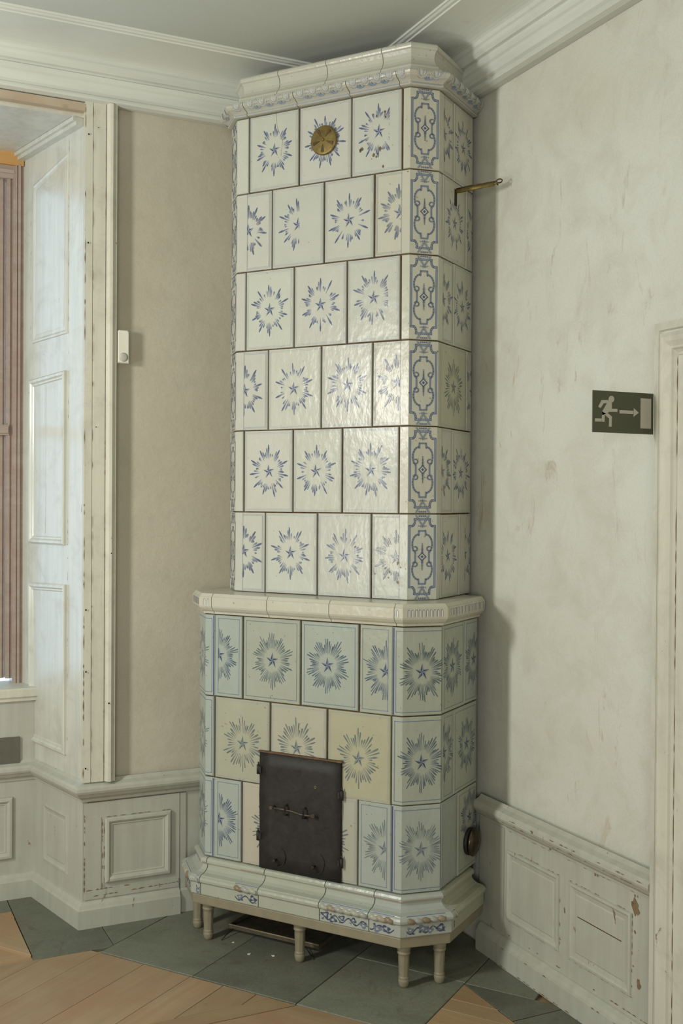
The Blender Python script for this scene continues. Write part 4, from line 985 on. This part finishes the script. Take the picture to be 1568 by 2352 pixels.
def eggs(mb_, path, a, b_, rng):
    ed = [a] + path.inner(a, b_) + [b_]
    for p_, q_ in zip(ed, ed[1:]):
        L_ = q_ - p_; n = max(1, round(L_ / 0.050)); st = L_ / n
        bl = lerp3((0.20, 0.26, 0.38), (0.26, 0.30, 0.38), rng.random())
        mb_.grid([[path.pos(q, d, z) for q in (p_ + 1e-4, q_ - 1e-4)] for d, z in ((0.0165, 3.0118), (0.0165, 3.0151))], 0, lerp3(bl, (0.5, 0.5, 0.48), 0.25))
        for k in range(n):
            s = p_ + (k + 0.5) * st
            for R_, col, off in ((0.0205, lerp3(bl, WHITE, 0.12), 0.0005), (0.0172, (0.49, 0.49, 0.42), 0.0008), (0.0140, lerp3(bl, WHITE, 0.2), 0.0011), (0.0112, (0.48, 0.48, 0.415), 0.0014)):
                pts = [(s - R_, 1.0)] + [(s - R_ * math.cos(u_), 0.75 - R_ / 0.0205 * 0.62 * math.sin(u_)) for u_ in [i2 * math.pi / 8 for i2 in range(9)]] + [(s + R_, 1.0)]
                band_poly(mb_, path, pts, col, off, p_, q_)
            rows = []
            for t_ in (0.38, 0.5, 0.66, 0.82, 0.97):
                d, z = fz(t_); hw = 0.0060 * math.sqrt(max(0.03, 1 - ((t_ - 0.74) / 0.38) ** 2))
                rows.append([path.pos(s + hw * v, d + 0.0008 + 0.0017 * math.sqrt(max(0, 1 - v * v)), z) for v in (-1, -0.6, 0, 0.6, 1)])
            mb_.grid(rows, 0, lerp3(bl, WHITE, 0.62), True)
            s2 = p_ + k * st
            if s2 > p_ + 0.01:
                band_poly(mb_, path, [(s2 - 0.0150, 0.14), (s2 - 0.006, 0.05), (s2 + 0.006, 0.07), (s2 + 0.0150, 0.16), (s2 + 0.0055, 0.55), (s2, 0.88), (s2 - 0.0055, 0.55)], bl, 0.0017, p_, q_)
                band_poly(mb_, path, [(s2 - 0.003, 0.2), (s2 + 0.003, 0.2), (s2, 0.62)], vmul(bl, 0.7), 0.002, p_, q_)
fj = [0.0, uf(-0.300), uf(-0.087), uf(0.126), uf(0.318), us_(0.083), UP.c[-1]]
for k, (a, b_) in enumerate(zip(fj, fj[1:])):
    rng = random.Random(80 + k); mb_ = MB(); sweep(mb_, UP, a + 0.0015, b_ - 0.0015, FZ, col=var((0.455, 0.452, 0.385), rng, 0.03)); eggs(mb_, UP, a + 0.003, b_ - 0.003, rng)
    mb_.build('frieze_tile', M['glaze'], stove)
CR = [(-0.04, 3.053), (0.002, 3.053), (0.006, 3.0568), (0.0075, 3.0631), (0.005, 3.0706), (-0.001, 3.0738), (-0.006, 3.0757), (-0.007, 3.0845), (-0.011, 3.0883), (-0.018, 3.0958), (-0.024, 3.1072), (-0.026, 3.1185), (-0.024, 3.1311), (-0.018, 3.1418), (-0.0125, 3.145), (-0.0105, 3.15), (-0.011, 3.1576), (-0.015, 3.1632), (-0.022, 3.1645), (-0.05, 3.1645)]
cj = [0.0, UP.c[1] + 0.09, uf(-0.185), uf(0.015), uf(0.235), UP.c[3], UP.c[4] + 0.012, UP.c[-1]]
for k, (a, b_) in enumerate(zip(cj, cj[1:])):
    rng = random.Random(90 + k); mb_ = MB(); g0 = 0.0012 if k not in (5,) else 0.0; 
    sweep(mb_, UP, a + (0.0012 if k != 5 else 0.0), b_ - (0.0012 if k != 4 else 0.0), CR, col=var((0.495, 0.491, 0.419), rng, 0.025))
    mb_.build('crown_tile', M['glaze'], stove)

m_ = MB(); m_.prism([(-0.38, 0.32), (-0.38, 0.095), (-0.332, 0.046), (0.332, 0.046), (0.38, 0.095), (0.38, 0.37), (0.0, 0.58), (-0.26, 0.46)], 3.06, 3.160); m_.build('top_slab', M['mortar'], stove)
# brass flue cover on the top course
cov = empty('flue_cover', (0.020, -0.004, 2.872)); cov.parent = stove
frC = lambda x, y, z: (x, -z, y)
m_ = MB(); m_.lathe([(0.050, 0.0), (0.052, 0.002), (0.052, 0.005), (0.050, 0.0075), (0.046, 0.0082), (0.012, 0.0105), (0.004, 0.0108)], fr=frC, seg=32); m_.build('disc', M['brass'], cov)
for k in range(5):
    a = math.pi / 2 + 0.55 + k * 2 * math.pi / 5; m_ = MB()
    pts = [(0.014, -0.10), (0.041, -0.15), (0.043, 0.0), (0.041, 0.15), (0.014, 0.10)]
    P_ = [(r_ * math.cos(a + t_), r_ * math.sin(a + t_)) for r_, t_ in pts]
    m_.prism(P_, 0.0085, 0.0110, bev=0.0006); me_o = m_.build('slot', M['dark_brass'], cov)
    me_o.rotation_euler = (math.pi / 2, 0, 0)
m_ = MB(); m_.lathe([(0.006, 0.010), (0.006, 0.014), (0.003, 0.016)], fr=frC, seg=12); m_.build('rivet', M['brass'], cov)

# iron firebox door
door = empty('firebox_door', (0.0, -0.112, 0.0)); door.parent = stove
m_ = MB(); rngd = random.Random(5); cols_ = 7; rws = 8; rows = []
for j in range(rws + 1):
    rows.append([(-0.161 + 0.326 * i2 / cols_ + (rngd.uniform(-0.0012, 0.0012) if i2 in (0, cols_) else 0), -0.010 + rngd.uniform(-0.0012, 0.0012), 0.304 + 0.410 * j / rws) for i2 in range(cols_ + 1)])
m_.grid(rows, smooth=True)
back = [[(p[0], 0.002, p[2]) for p in r] for r in rows]
m_.grid([rows[0], back[0]]); m_.grid([rows[-1], back[-1]]); m_.grid([[r[0] for r in rows], [r[0] for r in back]]); m_.grid([[r[-1] for r in rows], [r[-1] for r in back]]); m_.face([back[0][0], back[0][-1], back[-1][-1], back[-1][0]])
plate = m_.build('door_plate', M['iron'], door)
m_ = MB(); m_.box(-0.165, 0.171, -0.013, 0.0, 0.713, 0.718); m_.build('door_lip', M['rust'], door)
for x, z, s in ((-0.166, 0.650, 1), (-0.166, 0.415, 1), (0.170, 0.602, -1), (0.170, 0.372, -1)):
    m_ = MB(); m_.tube([(x, -0.009, z - 0.016), (x, -0.009, z + 0.016)], 0.0062, 8); m_.box(x + s * 0.002 - 0.004, x + s * 0.014, -0.0135, -0.010, z - 0.011, z + 0.011); m_.tube([(x, -0.009, z + 0.016), (x, -0.009, z + 0.026)], 0.0025, 6)
    m_.build('hinge', M['iron'], door)
m_ = MB(); m_.tube([(-0.098, -0.026, 0.527), (-0.055, -0.022, 0.526), (-0.02, -0.021, 0.524), (0.02, -0.024, 0.519), (0.062, -0.024, 0.520)], 0.0032, 8); m_.tube([(0.062, -0.024, 0.520), (0.07, -0.032, 0.524)], 0.007, 8); m_.tube([(-0.098, -0.012, 0.527), (-0.098, -0.036, 0.529)], 0.0062, 8)
m_.build('latch_bar', M['dull_iron'], door)
for x in (-0.045, 0.030):
    m_ = MB(); m_.tube([(x, -0.010, 0.541), (x, -0.029, 0.538), (x, -0.030, 0.510), (x, -0.010, 0.506)], 0.0036, 6); m_.build('staple', M['iron'], door)
for x, z in ((-0.088, 0.342), (0.068, 0.345)):
    k_ = MB(); k_.lathe([(0.004, 0.010), (0.004, 0.022), (0.0075, 0.024), (0.0075, 0.030), (0.004, 0.032)], fr=lambda a, b2, c2, x=x, z=z: (x + a, -c2, z + b2), seg=10)
    k_.tube([(x + 0.038 * math.cos(t_), -0.0118, z + 0.012 + 0.038 * math.sin(t_)) for t_ in [-1.5 + 0.35 * q for q in range(8)]], 0.0020, 6)
    k_.build('draught_knob', M['iron'], door)
m_ = MB(); m_.lathe([(0.0052, 0.010), (0.0052, 0.0125), (0.0025, 0.0125), (0.0025, 0.0105)], fr=lambda a, b2, c2: (0.068 + a, -c2, 0.617 + b2), seg=12); m_.build('rivet', M['brass'], door)
# damper rods on the right side
dmp = empty('damper', (0.427, 0.218, 2.70)); dmp.parent = stove
m_ = MB(); m_.box(-0.001, 0.0022, -0.010, 0.010, -0.055, 0.002); m_.build('damper_slot', M['iron'], dmp)
m_ = MB(); m_.tube([(-0.01, 0.004, 0.004), (0.05, 0.004, 0.009), (0.148, 0.006, 0.012)], 0.0028, 8)
m_.tube([(0.150 + 0.011 * (1 - math.cos(t_)), 0.006, 0.0125 + 0.0065 * math.sin(t_)) for t_ in [k * math.pi / 6 for k in range(13)]], 0.0024, 6); m_.build('damper_rod', M['dark_brass'], dmp)['label'] = 'thin dark damper rod ending in a ring'
m_ = MB(); m_.tube([(-0.01, -0.004, -0.006), (0.03, -0.004, -0.006), (0.034, -0.004, -0.005), (0.145, -0.004, 0.001)], 0.0068, 8, flat=0.5)
m_.tube([(0.145, -0.004, 0.001), (0.152, -0.004, 0.004), (0.161, -0.004, 0.003), (0.158, -0.004, -0.004)], 0.0045, 6); m_.build('damper_rod', M['brass'], dmp)['label'] = 'flat brass damper rod'
# round soot lid on the lower right side
lid = empty('soot_lid', (0.486, 0.236, 0.400)); lid.parent = stove
frS = lambda x, y, z: (z, x, y)
m_ = MB(); m_.lathe([(0.046, 0.0), (0.048, 0.003), (0.048, 0.012), (0.044, 0.0135)], fr=frS, seg=28); m_.build('collar', M['iron'], lid)
m_ = MB(); m_.lathe([(0.046, 0.018), (0.050, 0.020), (0.050, 0.024), (0.046, 0.028), (0.036, 0.034), (0.030, 0.034), (0.020, 0.037), (0.008, 0.040), (0.003, 0.042)], fr=frS, seg=28); m_.tube([(0.010, 0, 0), (0.022, 0, 0)], 0.010, 8); m_.build('lid', M['bronze'], lid)

# ------------------------------------------------------------------ other things
sg = MB(); S0, S1, ZB, ZT = 1.8745, 2.0855, 1.792, 1.906; yS = 2.3512
OL, PG = (0.072, 0.076, 0.046), (0.47, 0.45, 0.375)
sg.box(S0, S1, yS, yS + 0.003, ZB, ZT, col=OL)
def sp2(X, Y):
    t_ = (X - 370) / 795; top = 1140 + 65 * t_; bot = 1705 + 45 * t_
    return (S0 + (S1 - S0) * t_, yS - 0.0006, ZT - (ZT - ZB) * (Y - top) / (bot - top))
SH_ = [[(435, 1365), (480, 1275), (508, 1320), (468, 1385)], [(480, 1275), (562, 1278), (548, 1320), (508, 1320)], [(562, 1278), (585, 1310), (612, 1318), (612, 1395), (580, 1437), (540, 1462), (488, 1480), (488, 1430), (545, 1322)],
       [(612, 1395), (685, 1398), (685, 1440), (580, 1437)], [(488, 1430), (540, 1462), (522, 1482), (520, 1570), (482, 1567), (485, 1480)], [(485, 1525), (485, 1567), (395, 1563), (398, 1520)],
       [(525, 1478), (556, 1450), (615, 1500), (578, 1527)], [(615, 1500), (612, 1638), (575, 1636), (578, 1527)], [(712, 1415), (897, 1428), (895, 1472), (712, 1460)], [(900, 1392), (968, 1455), (898, 1510)], [(990, 1260), (1133, 1275), (1133, 1673), (990, 1665)],
       [(605 + 38 * math.cos(k * math.pi / 8), 1268 + 47 * math.sin(k * math.pi / 8)) for k in range(16)]]
for q in SH_: sg.face([sp2(*p) for p in q], 0, PG)
so_ = sg.build('exit_sign', M['sign']); tag(so_, 'dark green emergency exit sign with running figure and arrow beside the door casing', 'exit sign')

sensor = empty('motion_sensor', (1.001, Y_L, 2.175)); tag(sensor, 'small white plastic alarm sensor on the left wall beside the window casing', 'sensor')
m_ = MB(); prof = [(-0.023, -0.063), (0.023, -0.063), (0.023, 0.058), (0.018, 0.063), (-0.018, 0.063), (-0.023, 0.058)]
fS = lambda x, y, z: (x, -y, z)
rows = [[fS(x * k, h, z * (1 - (1 - k) * 0.4)) for x, z in prof] for h, k in ((0.0, 1.0), (0.030, 1.0), (0.038, 0.93), (0.041, 0.80))]
m_.grid(rows, closed=True); m_.face(rows[-1]); m_.face(rows[0][::-1]); m_.build('housing', M['plastic'], sensor)
m_ = MB(); m_.lathe([(0.017, 0.039), (0.017, 0.0425), (0.010, 0.045), (0.003, 0.046)], fr=lambda x, y, z: (x, -z, y - 0.040), seg=20); m_.build('grille', M['grille'], sensor)

m_ = MB(); m_.box(0.34, 0.697, 4.448, 4.4595, 0.541, 0.646); vt = m_.build('grey_board', M['slate'])
tag(vt, 'dark grey rectangular board leaning on the dado rail under the window sill', 'board')

tray = empty('ash_tray', (ORG.x, ORG.y, 0), STOVE_ROT); tag(tray, 'dull sheet metal ash tray on wire feet on the stone floor under the stove', 'tray')
m_ = MB()
m_.box(-0.345, 0.03, -0.03, 0.20, 0.020, 0.023); m_.box(-0.345, 0.03, -0.034, -0.030, 0.020, 0.034); m_.box(-0.345, 0.03, 0.20, 0.204, 0.020, 0.034); m_.box(-0.349, -0.345, -0.034, 0.204, 0.020, 0.034); m_.box(0.03, 0.034, -0.034, 0.204, 0.020, 0.034)
m_.build('pan', M['tray'], tray)
m_ = MB(); m_.tube([(-0.35, -0.034, 0.034), (0.034, -0.034, 0.034)], 0.0032, 6); m_.build('rim', M['tray_rim'], tray)
for x, y, dx, dy in ((-0.33, -0.03, -0.005, -0.07), (-0.03, -0.03, 0.07, -0.05), (-0.33, 0.19, -0.02, 0.03), (0.02, 0.19, 0.02, 0.03)):
    m_ = MB(); m_.tube([(x, y, 0.021), (x + dx * 0.6, y + dy * 0.6, 0.012), (x + dx, y + dy, 0.0022)], 0.0022, 6); m_.build('foot', M['iron'], tray)

for k, (x, y, r_) in enumerate(((1.326, 3.67, 0.005), (1.343, 3.551, 0.0065), (1.415, 3.503, 0.006))):
    rng = random.Random(k); m_ = MB(); P0 = []
    rows = [[(x_ * r_ * rng.uniform(0.7, 1.2), y_ * r_ * rng.uniform(0.7, 1.2), z_) for x_, y_ in ((1, 0), (0.3, 0.9), (-0.8, 0.6), (-0.8, -0.6), (0.3, -0.9))] for z_ in (0.0, r_ * 0.4)]
    m_.grid(rows, closed=True); m_.face(rows[1]); o = m_.build('plaster_crumb', M['crumb'], None, (x, y, 0.0))
    tag(o, ('tiny white plaster crumb on the stone floor nearest the ash tray', 'small white plaster crumb on the slab joint before the stove', 'white plaster crumb on the slab before the middle stove leg')[k], 'crumb', 'plaster crumbs on the hearth')
